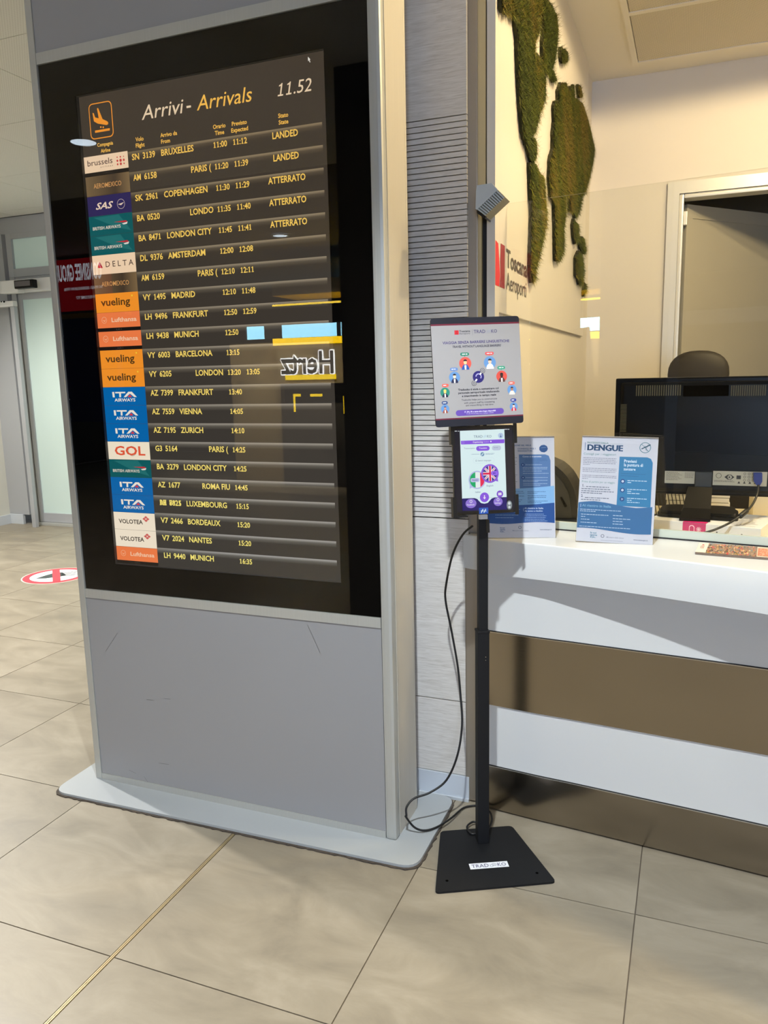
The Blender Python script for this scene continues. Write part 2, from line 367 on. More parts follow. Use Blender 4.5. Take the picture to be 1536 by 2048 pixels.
# ================================================================== the setting
W_Y = 2.32            # front of the wood-clad wall
BACK = 4.61           # back wall of the booth
TS = .425 * CAMH; TXO, TYO = -1.2844, 1.3338    # floor tile grid (metres)
TSX, TSY = .42624 * CAMH, .42314 * CAMH
fl = MB(); fl.box(-10, 3.6, -9, 8.5, -.12, -.004); floor = struct('floor', fl, M['grout'])
t = MB(); g = .0016
t.mesh([(g, g, -.004), (TSX - g, g, -.004), (TSX - g, TSY - g, -.004), (g, TSY - g, -.004), (g, g, 0), (TSX - g, g, 0), (TSX - g, TSY - g, 0), (g, TSY - g, 0)],
       [(0, 3, 2, 1), (4, 5, 6, 7), (0, 1, 5, 4), (1, 2, 6, 5), (2, 3, 7, 6), (3, 0, 4, 7)])
tile0 = None
rest = MB()
for i in range(-15, 9):
    for j in range(-17, 9):
        x, y = TXO + i * TSX, TYO + j * TSY
        if x + TSX > 3.6 or x < -10 or y < -9 or y + TSY > 8.4: continue
        w = .0055 if i in (-1, 0) else 0
        if not (-10 <= i <= 5 and -3 <= j <= 7) or (x > -.6 and y > 2.6):
            rest.box(x + g, x + TSX - g, y + g, y + TSY - g, -.004, 0); continue
        if i in (-1, 0):
            m2 = MB(); m2.box(x + g + (w if i == 0 else 0), x + TSX - g - (w if i == -1 else 0), y + g, y + TSY - g, -.004, 0)
            o = m2.build('tile', M['tile'], floor)
        elif tile0 is None:
            o = tile0 = t.build('tile', M['tile']); o.location = (x, y, 0); o.parent = floor
        else:
            o = tile0.copy(); C.objects.link(o); o.location = (x, y, 0); o.parent = floor
o = rest.build('far_tiles', M['tile'], floor); o['kind'] = 'stuff'
m = MB(); m.box(TXO - .0042, TXO - .0008, -9, 8.4, -.004, .0006); m.box(TXO + .0008, TXO + .0042, -9, 8.4, -.004, .0006)
struct('trim_1', m, M['brass'])

# ceiling of the hall: metal panels on a grid
CZ = 2.962
m = MB(); m.box(-10, 3.6, -9, 2.36, CZ + .012, CZ + .2); m.box(-10, -.56, 2.36, 8.5, CZ + .012, CZ + .2)
ceil = struct('ceiling', m, M['ceil_gap'])
pm = MB(); P = .902; pm.box(.002, P - .002, .002, P - .002, CZ, CZ + .011, bev=.002); p0 = None
for i in range(-7, 4):
    for j in range(-5, 4):
        x, y = -3.292 + i * P, 2.975 + j * P
        if x + P > 3.6 or x < -10 or y + P > 5.9: continue
        if y + P > 2.36 and x + P > -.6 - .9 * 0 and y > 2.0: continue
        if y < 2.36 < y + P and x + P > -.56: continue
        if p0 is None: o = p0 = pm.build('ceiling_panel', M['ceil'])
        else: o = p0.copy(); C.objects.link(o)
        o.location = (x, y, 0); o.parent = ceil

pr_ = MB(); pr_.box(.002, P - .002, .002, .198, CZ, CZ + .011, bev=.002); r0 = None
for i in range(-4, 2):
    if r0 is None: o = r0 = pr_.build('ceiling_panel', M['ceil'])
    else: o = r0.copy(); C.objects.link(o)
    o.location = (-3.292 + i * P, 2.975 + 3 * P, 0); o.parent = ceil
for x0_, x1_, y1_ in ((-1.486, -.588, 2.318), (-.584, 3.58, 2.343)):
    q = MB(); q.box(x0_, x1_, 2.075, y1_, CZ, CZ + .011, bev=.002); q.build('ceiling_panel', M['ceil'], ceil)
# wood-clad wall: backing, plain panels, narrow slats, baseboard
XL, XR = -1.95, -.638
m = MB(); m.box(XL, -.662, W_Y + .012, 5.9, 0, CZ + .012); m.box(-.662, -.652, W_Y + .012, 2.39, 0, CZ + .012); wf = struct('wall_front', m, M['groove'])
def wpanel(z0, z1, n='wood_panel'):
    q = MB(); q.box(XL, XR - .001, W_Y, W_Y + .013, z0, z1, bev=.0012); return q.build(n, M['wood'], wf)
wpanel(.090, .3475); wpanel(.3505, .9585); wpanel(2.1455, CZ)
SP = (2.1440 - .9610) / 73; s0 = None
sm = MB(); sm.box(XL, XR - .001, W_Y, W_Y + .012, .0013, SP - .0013, bev=.0006)
for k in range(73):
    if s0 is None: o = s0 = sm.build('slat', M['wood'])
    else: o = s0.copy(); C.objects.link(o)
    o.location = (0, 0, .9610 + k * SP); o.parent = wf
m = MB(); m.box(XL, XR, W_Y - .004, W_Y + .013, .010, .088, bev=.001); m.box(XL, XR, W_Y - .010, W_Y + .01, 0, .010)
struct('baseboard_front', m, M['baseb'])
m = MB(); m.box(XL - .012, XL, W_Y, 5.9, 0, CZ); struct('wall_side', m, M['lwall'])

# steel upright, its channel and the edge of the white wall
PY = 2.335; CTZ = .9131
m = MB(); m.box(-.652, -.6115, PY, PY + .06, CTZ, CZ, bev=.002); m.box(-.650, -.606, 2.318, 2.37, .004, .90, bev=.006)
struct('trim_2', m, M['steel_v'])
m = MB(); m.box(-.6115, -.600, PY + .004, PY + .06, CTZ, 2.93); m.box(-.600, -.588, PY + .004, PY + .06, 1.93, 2.93)
m.box(-.600, -.588, PY + .02, PY + .06, CTZ, 1.93, mat=1); m.box(-.588, -.5845, PY + .02, PY + .06, CTZ, 2.93, mat=1); struct('trim_3', m, [plain('champagne_aluminium', rgb(222, 204, 160), .3, .5), M['groove']])

# booth: walls, ceiling, door
m = MB(); m.box(-.66, -.574, PY + .062, BACK, 0, 2.935); struct('wall_left', m, M['wallw'])
m = MB(); m.box(-.5845, -.56, PY + .005, PY + .06, CTZ, 2.934); m.box(-.574, -.56, PY + .06, 4.345, 1.592, 2.934, bev=.002); panel_w = struct('trim_4', m, M['wall_panel'])
m = MB()
DX0, DX1, DZ = -.170, .99, 2.378; FW = .083
m.box(-.574, DX0, BACK, BACK + .1, 0, 2.935); m.box(DX0, DX1, BACK, BACK + .1, DZ, 2.935); m.box(DX1, 3.6, BACK, BACK + .1, 0, 2.935)
struct('wall_back', m, M['wallw'])
m = MB(); m.box(-.574, 3.6, 2.36, BACK + .1, 2.935, 3.1); m.box(-.574, 3.6, 2.345, 2.36, 2.935, 3.1); struct('ceiling_booth', m, M['ceil_booth'])
# perforated ceiling unit
gr = thing('ceiling_grille', 'perforated metal ceiling unit in a plain frame above the booth door', 'ceiling grille', (-.353, 3.0, 2.93))
m = MB(); X0, X1, Y0, Y1 = -.353, .60, 2.80, 4.42
for a in ((X0, X1, Y1 - .026, Y1), (X0, X1, Y0, Y0 + .026), (X0, X0 + .026, Y0 + .026, Y1 - .026), (X1 - .026, X1, Y0 + .026, Y1 - .026), (X0 + .026, X1 - .026, 3.806, 3.836), (.262, .286, Y0 + .026, 3.806), (.262, .286, 3.836, Y1 - .026)):
    m.box(*a, 2.921, 2.935)
m.build('frame', M['ceil_booth'], gr)
for a in ((X0 + .030, .258, 3.840, Y1 - .030), (X0 + .030, .258, Y0 + .03, 3.802), (.290, X1 - .03, 3.840, Y1 - .03), (.290, X1 - .03, Y0 + .03, 3.802)):
    q = MB(); q.box(*a, 2.924, 2.934, bev=.001); q.build('perforated_panel', M['perf'], gr)

d = MB()                                             # aluminium door surround
for a in ((DX0, DX0 + FW * .72, 0, DZ), (DX1 - FW * .72, DX1, 0, DZ)): d.box(a[0], a[1], BACK - .018, BACK + .1, a[2], a[3])
d.box(DX0 + FW * .72, DX1 - FW * .72, BACK - .018, BACK + .1, DZ - FW * .72, DZ)
door1 = struct('door_1', d, M['frame_pale'])
q = MB(); q.box(DX0 + FW * .72, DX0 + FW, BACK - .006, BACK + .1, 0, DZ - FW * .72, bev=.008); q.box(DX1 - FW, DX1 - FW * .72, BACK - .006, BACK + .1, 0, DZ - FW * .72, bev=.008)
q.box(DX0 + FW, DX1 - FW, BACK - .006, BACK + .1, DZ - FW, DZ - FW * .72, bev=.008); q.build('door_stop', M['frame_pale'], door1)
hx, hy = DX0 + FW + .012, BACK + .105; ang = math.atan2(4.994 - 4.519, .343 + .064)
R = Matrix.Rotation(ang, 3, 'Z'); L = .93
def leafbox(x0, x1, y0, y1, z0, z1, name, mat, bev=.002):
    q = MB(); c = Vector((hx, hy, 0)) + R @ Vector(((x0 + x1) / 2, (y0 + y1) / 2, (z0 + z1) / 2))
    q.obox(c.x, c.y, c.z, x1 - x0, y1 - y0, z1 - z0, mat=0, bev=bev, R=R); return q.build(name, mat, door1)
leafbox(.0, L, 0, .04, .01, DZ - FW - .012, 'door_leaf', M['doorleaf'])
leafbox(.0, L, -.006, 0, DZ - FW - .082, DZ - FW - .012, 'top_rail', M['doorleaf'], .001)
leafbox(.0, .045, -.006, 0, .01, DZ - FW - .082, 'stile', M['doorleaf'], .001)
for z in (2.17, 1.2, .25):
    q = MB(); q.box(hx - .012, hx + .006, BACK + .055, BACK + .1, z, z + .07, bev=.003); q.build('hinge', M['frame_pale'], door1)
m = MB(); m.box(-.66, 3.6, 6.6, 6.7, 0, 2.935); m.box(-.76, -.66, BACK + .1, 6.7, 0, 2.935); m.box(-.66, 3.6, BACK + .1, 6.6, 2.86, 2.935)
struct('wall_backroom', m, M['backroom'])
m = MB(); m.box(3.6, 3.7, -9, 6.7, 0, 3.1); struct('wall_right', m, M['wallw'])

# left end of the hall: glazed door wall
FY = 5.9
m = MB(); m.box(-6.56, -6.46, 3.2, FY, 0, CZ); m.box(-10, -6.46, 3.1, 3.2, 0, CZ); lw = struct('wall_left_hall', m, M['lwall'])
m = MB(); m.box(-6.46, -6.445, 3.2, FY - .02, .0, .095, bev=.002); m.box(-6.46, -6.28, FY - .03, FY, 0, .10, bev=.002); struct('baseboard_left', m, M['baseb'])
m = MB(); m.box(-6.46, XL, FY, FY + .12, 2.815, CZ); m.box(-6.46, -6.20, FY - .02, FY + .12, .10, 2.815)
struct('wall_door', m, M['doorframe'])
d = MB(); d.box(-6.20, -6.165, FY + .03, FY + .1, 0, 2.815)                 # recess
d.box(-6.165, -6.10, FY - .004, FY + .08, 2.415, 2.815, bev=.004); d.box(-6.10, -2.2, FY - .004, FY + .08, 2.765, 2.815, bev=.004)
d.box(-6.10, -2.2, FY - .004, FY + .08, 2.415, 2.492, bev=.004); d.box(-4.12, -4.06, FY - .004, FY + .08, 2.492, 2.765, bev=.004)
d.box(-6.105, -2.2, FY + .01, FY + .08, 2.292, 2.415); d.box(-6.165, -6.105, FY + .0, FY + .08, 0, 2.415, bev=.004)
door2 = struct('door_2', d, M['doorframe'])
def dpart(n, mat, *bx, bev=.004):
    q = MB()
    for b in bx: q.box(*b, bev=bev)
    return q.build(n, mat, door2)
dpart('transom_pane', M['frost'], (-6.10, -4.12, FY + .02, FY + .03, 2.492, 2.765)); dpart('transom_pane', M['frost'], (-4.06, -2.2, FY + .02, FY + .03, 2.492, 2.765))
for x0, x1 in ((-6.100, -4.95), (-4.93, -3.8)):
    lf = dpart('door_leaf', M['doorframe'], (x0, x0 + .05, FY + .012, FY + .05, .03, 2.29), (x1 - .05, x1, FY + .012, FY + .05, .03, 2.29), (x0 + .05, x1 - .05, FY + .012, FY + .05, 2.205, 2.29), (x0 + .05, x1 - .05, FY + .012, FY + .05, .03, .122))
    q = MB(); q.box(x0 + .05, x1 - .05, FY + .024, FY + .034, .122, 2.205); q.build('frosted_pane', M['frost'], lf)
m = MB(); m.box(-6.165, -2.2, FY - .03, FY + .05, 0, .028, bev=.004); struct('trim_5', m, M['alu'])
m = MB(); m.box(-3.8, XL, FY, FY + .1, 0, 2.4); struct('wall_door_right', m, M['lwall'])
# sliding-door drive, its sensor, the white barrier frame
def fr(px, py, Y): p = at(px, py, 1, Y); return p[0], p[2]
o = thing('door_drive', 'long white drive housing above the frosted sliding door', 'door operator', (-6.2, FY - .1, 2.28))
a_, b_ = fr(0, 561, FY - .08), fr(88, 578, FY - .08)
q = MB(); q.box(a_[0] - .02, -5.0, FY - .08, FY - .005, b_[1] - .012, b_[1] + .105, bev=.006); q.build('housing', M['whiteplastic'], o)
c_, d_ = fr(3, 578, FY - .16), fr(37, 585, FY - .16)
q = MB(); q.box(c_[0], d_[0], FY - .16, FY - .082, d_[1], b_[1] + .09, bev=.008); q.build('end_cover', M['whiteplastic'], o)
o = thing('door_sensor', 'small black door sensor on the white drive housing', 'sensor', (-6.0, FY - .20, 2.3))
a_, b_ = fr(27, 561, FY - .22), fr(66, 575, FY - .22)
q = MB(); q.box(a_[0], b_[0], FY - .22, FY - .162, b_[1], a_[1], bev=.010); q.build('body', M['glossblack'], o)
a_, b_ = fr(29, 563, FY - .2245), fr(60, 571, FY - .2245); q = MB(); q.box(a_[0], b_[0], FY - .2245, FY - .2202, b_[1], a_[1], bev=.001); q.build('window', plain('smoked_window', rgb(98, 94, 96), .2), o)
BYY = 5.78
o = thing('barrier_frame', 'white rounded barrier arm with two dark holes beside the frosted door', 'barrier', (-6.1, BYY, 0))
a_, b_ = fr(-40, 598, BYY), fr(31, 613, BYY)
q = MB(); q.box(a_[0], b_[0], BYY - .03, BYY + .03, b_[1], b_[1] + .052, bev=.014); q.build('arm', M['whiteplastic'], o)
for x, r in ((2.5, .0062), (8, .0095)):
    c_ = fr(x, 603.5, BYY - .031); pts = [(c_[0] + r * math.cos(k * math.pi / 8), c_[1] + r * math.sin(k * math.pi / 8)) for k in range(16)]
    q = MB(); q.prism(pts, BYY - .0312, BYY - .028, axis=1); q.build('hole', M['black'], o)
c_, d_ = fr(23, 614, BYY), fr(31, 614, BYY)
q = MB(); q.box(c_[0], d_[0], BYY - .02, BYY + .02, 0, b_[1], bev=.005); q.build('post', M['doorframe'], o)

# unseen far ends of the hall (they show in the black glass)
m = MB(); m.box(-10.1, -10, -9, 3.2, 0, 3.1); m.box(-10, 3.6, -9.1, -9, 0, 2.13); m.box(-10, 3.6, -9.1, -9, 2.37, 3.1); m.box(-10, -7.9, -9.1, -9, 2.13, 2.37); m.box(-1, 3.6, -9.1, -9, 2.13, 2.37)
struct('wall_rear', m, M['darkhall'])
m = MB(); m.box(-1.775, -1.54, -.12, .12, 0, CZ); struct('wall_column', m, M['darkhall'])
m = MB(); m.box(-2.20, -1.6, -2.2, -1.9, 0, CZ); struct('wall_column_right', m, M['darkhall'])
m = MB()
for x0, x1 in ((-7.9, -7.55), (-7.15, -6.05), (-5.95, -5.0)): m.box(x0, x1, -9.08, -9.04, 2.13, 2.37)
struct('window_1', m, M['skyglow'])
m = MB(); m.box(1.9, 3.5, -8.98, -8.94, .25, 2.75); struct('fill_panel', m, M['fillglow'])  # unseen glowing panel added as cool fill for the hall

# ------------------------------------------------------------------ lamps
def downlight(x, y, z, P, col, ang, rad, blend, lean, glowmat, label):
    o = thing('downlight', label, 'lamp', (x, y, z))
    o['group'] = 'recessed downlights'
    q = MB(); n = 24
    vs = [(x + r * math.cos(2 * math.pi * k / n), y + r * math.sin(2 * math.pi * k / n), zz) for r, zz in ((.10, z), (.10, z - .006), (.082, z - .006), (.082, z)) for k in range(n)]
    q.mesh(vs, [(a * n + k, a * n + (k + 1) % n, (a + 1) * n + (k + 1) % n, (a + 1) * n + k) for a in range(3) for k in range(n)], 0)
    q.build('trim_ring', M['whiteplastic'], o)
    q = MB(); q.cyl(x, y, z - .003, z - .001, .080, n); q.build('diffuser', glowmat, o)
    l = bpy.data.lights.new('spot', 'SPOT'); l.energy = P; l.color = col; l.spot_size = math.radians(ang); l.spot_blend = blend; l.shadow_soft_size = rad
    lo = bpy.data.objects.new('spot', l); C.objects.link(lo); lo.location = (0, 0, -.012); lo.rotation_euler = (math.radians(lean), 0, 0); lo.parent = o
HALL_NAMES = ['behind the totem on its left', 'nearest behind the viewer on the left', 'before the rental desk', 'straight before the counter', 'behind the viewer', 'by the right wall',
              'before the frosted sliding door', 'far out on the left']
for a, nm in zip(HALL_LAMPS, HALL_NAMES): downlight(a[0], a[1], CZ, *a[2:], M['lampglow'], 'round recessed downlight in the hall ceiling ' + nm)
for a, nm in zip(BOOTH_LAMPS, ['just behind the glass screen', 'added over the right part of the glass', 'deep inside the booth']): downlight(a[0], a[1], 2.935, *a[2:], M['warmglow'], 'round warm downlight in the booth ceiling ' + nm)

# ================================================================== the arrivals totem
FYT = 2.010; TZ = 2.90
tot = thing('information_totem', 'tall grey and aluminium totem with a big flight arrivals screen in black glass', 'information totem', (-1.36, 2.1, .012))
m = MB()
pts = [(-2.015, 1.888), (-.683, 1.905), (-.683, 2.307), (-2.015, 2.307)]
def rounded(pts, r, n=6):
    out = []
    for i, p in enumerate(pts):
        a, b, c = Vector(pts[i - 1]), Vector(p), Vector(pts[(i + 1) % len(pts)])
        u, v = (a - b).normalized(), (c - b).normalized(); rr = r[i] if isinstance(r, (list, tuple)) else r
        for k in range(n + 1):
            t = k / n; q = (b + u * rr) * (1 - t) ** 2 + b * 2 * t * (1 - t) + (b + v * rr) * t * t; out.append((q.x, q.y))
    return out
m.prism(rounded(pts, [.055, .055, .05, .05]), .003, .012); m.build('base_plate', M['white_plate'], tot)
m = MB(); rnd = random.Random(3); rp = rounded([(-2.021, 1.882), (-.677, 1.899), (-.677, 2.311), (-2.021, 2.311)], [.055, .055, .05, .05])
fine = []
for i, p in enumerate(rp):
    q = rp[(i + 1) % len(rp)]; k = max(1, int((Vector(q) - Vector(p)).length / .012))
    for j in range(k): fine.append((p[0] + (q[0] - p[0]) * j / k + rnd.uniform(-.0025, .0025), p[1] + (q[1] - p[1]) * j / k + rnd.uniform(-.003, .002)))
m.prism(fine, .0002, .004); m.build('sealant_bead', M['sealant'], tot)
m = MB(); m.box(-1.928, -.790, 2.040, 2.200, .012, TZ); m.build('cabinet', M['grey'], tot)
m = MB(); m.box(-1.932, -1.9075, FYT, 2.205, .012, TZ, bev=.002); m.build('corner_post', M['alu'], tot)
m = MB(); m.box(-.8165, -.7815, FYT, 2.045, .012, TZ, bev=.010); m.build('corner_post', M['alu'], tot)
m = MB(); m.box(-.800, -.7825, 2.047, 2.190, .012, TZ); m.build('side_panel', M['alu_side'], tot)
m = MB(); m.box(-.800, -.7825, 2.192, 2.206, .012, TZ, bev=.003); m.build('rear_post', M['alu_side'], tot)
for n, z0, z1 in (('bottom_rail', .012, .034), ('middle_rail', .684, .7145), ('top_rail', 2.3665, 2.399)):
    m = MB(); m.box(-1.9065, -.8175, FYT + .001, 2.04, z0, z1); m.build(n, M['alu'], tot)
m = MB(); m.box(-1.9065, -.8175, FYT + .004, 2.04, .0345, .6835); m.build('lower_panel', M['grey'], tot)
m = MB(); m.box(-1.9065, -.8175, FYT + .004, 2.04, 2.3995, TZ); m.build('upper_panel', M['grey'], tot)
m = MB(); m.box(-1.932, -.7815, FYT, 2.205, TZ, TZ + .006); m.build('top_cap', M['alu'], tot)
# scratches on the lower panel
m = MB(); s = Sheet((0, FYT + .004, 0), (1, 0, 0), (0, 0, 1), m)
for (xa, ya, xb, yb) in ((235, 1266, 211, 1303), (293, 1399, 308, 1401), (328, 1397, 341, 1398.5), (317, 1526, 338, 1529), (258, 1540, 272, 1547), (288, 1553, 297, 1566), (615, 1250, 640, 1305), (760, 1573, 763, 1576)):
    a, b = at(xa, ya, 1, FYT + .004), at(xb, yb, 1, FYT + .004); s.line(a[0], a[2], b[0], b[2], .0011, rgb(92, 90, 88))
m.build('scratches', M['print'], tot, kind='stuff')
# black glass front
HX0, HX1, HZ0, HZ1 = -1.776, -.9435, .808, 2.2625
GX0, GX1, GZ0, GZ1 = -1.9065, -.8175, .7150, 2.3660
m = MB()
for a in ((GX0, HX0, GZ0, GZ1), (HX1, GX1, GZ0, GZ1), (HX0, HX1, GZ0, HZ0), (HX0, HX1, HZ1, GZ1)): m.box(a[0], a[1], FYT + .0075, FYT + .0125, a[2], a[3])
m.build('black_border', M['black'], tot)
m = MB(); m.box(GX0, GX1, FYT + .003, FYT + .0065, GZ0, GZ1); m.build('cover_glass', M['cover'], tot)
SY = 2.034
m = MB()
for a in ((HX0 - .004, HX0, HZ0, HZ1), (HX1, HX1 + .004, HZ0, HZ1), (HX0, HX1, HZ0 - .004, HZ0), (HX0, HX1, HZ1, HZ1 + .004)): m.box(a[0], a[1], FYT + .0126, SY + .004, a[2], a[3])
m.build('screen_bezel', M['bezel'], tot)
SX0, SX1, SZ0, SZ1 = -1.7765, -.9435, .8075, 2.2630
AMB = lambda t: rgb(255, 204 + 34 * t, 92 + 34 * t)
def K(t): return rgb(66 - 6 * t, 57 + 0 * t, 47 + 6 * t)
m = MB(); s = Sheet((0, SY, 0), (1, 0, 0), (0, 0, 1), m)
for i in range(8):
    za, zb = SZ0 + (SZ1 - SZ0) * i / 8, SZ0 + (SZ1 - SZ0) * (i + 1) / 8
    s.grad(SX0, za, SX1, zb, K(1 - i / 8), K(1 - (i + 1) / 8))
for i in range(1): pass
screen = m.build('screen', M['screen'], tot)
# heading
def on_screen(): 
    s = Sheet((0, SY, 0), (1, 0, 0), (0, 0, 1), MB()); s.L = 3; return s
s = on_screen()
W1, Y1 = rgb(240, 214, 178), rgb(255, 196, 84)
s.text('Arrivi', -1.549, 2.1685, .0385, W1, w=.145, ital=.2); s.text('-', -1.393, 2.1695, .040, W1, w=.020)
s.text('Arrivals', -1.356, 2.1685, .0385, Y1, w=.181, ital=.2)
s.mb.build('heading', M['screen'], screen); s = on_screen()
s.text('11.52', -1.098, 2.1690, .0320, W1, w=.108, ital=.2)
for a, b, x, z in (('Volo', 'Flight', -1.562, 0), ('Arrivo da', 'From', None, 0), ('Orario', 'Time', -1.285, 0), ('Previsto', 'Expected', -1.219, 0), ('Stato', 'State', -1.079, .0015)):
    s.mb.build('clock' if a == 'Volo' else 'column_title', M['screen'], screen); s = on_screen()
    if x is None: s.text(a, -1.487, 2.1130, .0108, Y1, xs=.95, bold=1); s.text(b, -1.487, 2.0955, .0108, Y1, xs=.95, bold=1)
    else: s.text(a, x, 2.1125 + z, .0108, Y1, align='c', xs=.95, bold=1); s.text(b, x, 2.0955 + z, .0108, Y1, align='c', xs=.95, bold=1)
s.mb.build('column_title', M['screen'], screen); s = on_screen()
s.text('Compagnia', -1.690, 2.1145, .0100, Y1, align='c', xs=.9, bold=1); s.text('Airline', -1.690, 2.0965, .0100, Y1, align='c', xs=.9, bold=1)
s.mb.build('column_title', M['screen'], screen)
# landing pictogram
m = MB(); s = Sheet((0, SY, 0), (1, 0, 0), (0, 0, 1), m); s.L = 3
OR = rgb(250, 156, 48); x0, x1, z0, z1 = -1.742, -1.655, 2.137, 2.238
s.rrect(x0, z0, x1, z1, .014, OR); s.L = 4; s.rrect(x0 + .0028, z0 + .0028, x1 - .0028, z1 - .0028, .0118, K(.1)); s.L = 5
s.poly([(-1.728, 2.212), (-1.7235, 2.211), (-1.719, 2.198), (-1.706, 2.194), (-1.710, 2.222), (-1.7055, 2.223), (-1.692, 2.190), (-1.676, 2.182), (-1.672, 2.178), (-1.673, 2.173), (-1.679, 2.1715), (-1.712, 2.180), (-1.725, 2.188)], OR)
s.disc(-1.701, 2.1685, .0028, OR, n=10); s.disc(-1.692, 2.167, .0028, OR, n=10)
s.poly([(-1.724, 2.155), (-1.668, 2.155), (-1.668, 2.1615), (-1.724, 2.1615)], OR)
m.build('arrivals_pictogram', M['screen'], screen)
m = MB(); s = Sheet((0, SY, 0), (1, 0, 0), (0, 0, 1), m); s.L = 3
cx, cz = -.9975, 2.2545
s.poly([(cx, cz), (cx + .0075, cz - .0085), (cx + .0045, cz - .0085), (cx + .0068, cz - .0145), (cx + .0048, cz - .0152), (cx + .0026, cz - .0092), (cx, cz - .0115)], rgb(240, 236, 225))
m.build('mouse_pointer', M['screen'], screen)

ROWS = [('SN', '3139', 'BRUXELLES', 'l', '11:00', '11:12', 'LANDED'), ('AM', '6158', 'PARIS (', 'r', '11:20', '11:39', 'LANDED'),
        ('SK', '2961', 'COPENHAGEN', 'l', '11:30', '11:29', 'ATTERRATO'), ('BA', '0520', 'LONDO', 'r', '11:35', '11:40', 'ATTERRATO'),
        ('BA', '8471', 'LONDON CITY', 'l', '11:45', '11:41', 'ATTERRATO'), ('DL', '9376', 'AMSTERDAM', 'l', '12:00', '12:08', ''),
        ('AM', '6159', 'PARIS (', 'r', '12:10', '12:11', ''), ('VY', '1495', 'MADRID', 'l', '12:10', '11:48', ''),
        ('LH', '9496', 'FRANKFURT', 'l', '12:50', '12:59', ''), ('LH', '9438', 'MUNICH', 'l', '12:50', '', ''),
        ('VY', '6003', 'BARCELONA', 'l', '13:15', '', ''), ('VY', '6205', 'LONDON', 'r', '13:20', '13:05', ''),
        ('AZ', '7399', 'FRANKFURT', 'l', '13:40', '', ''), ('AZ', '7559', 'VIENNA', 'l', '14:05', '', ''),
        ('AZ', '7195', 'ZURICH', 'l', '14:10', '', ''), ('G3', '5164', 'PARIS (', 'r', '14:25', '', ''),
        ('BA', '3279', 'LONDON CITY', 'l', '14:25', '', ''), ('AZ', '1677', 'ROMA FIU', 'r', '14:45', '', ''),
        ('AZ', '8825', 'LUXEMBOURG', 'l', '15:15', '', ''), ('V7', '2466', 'BORDEAUX', 'l', '15:20', '', ''),
        ('V7', '2024', 'NANTES', 'l', '15:20', '', ''), ('LH', '9440', 'MUNICH', 'l', '16:35', '', '')]
LOGO = ['brussels', 'am', 'sas', 'ba', 'ba', 'delta', 'am', 'vy', 'lh', 'lh', 'vy', 'vy', 'ita', 'ita', 'ita', 'gol', 'ba', 'ita', 'ita', 'volo', 'volo', 'lh']
BP = (2.0870 - .8720) / 21; TP = (2.0705 - .8485) / 21; LP = (2.0905 - .8675) / 21
CAP = .0168; XS = .115 / (natural('BRUXELLES') * CAP)
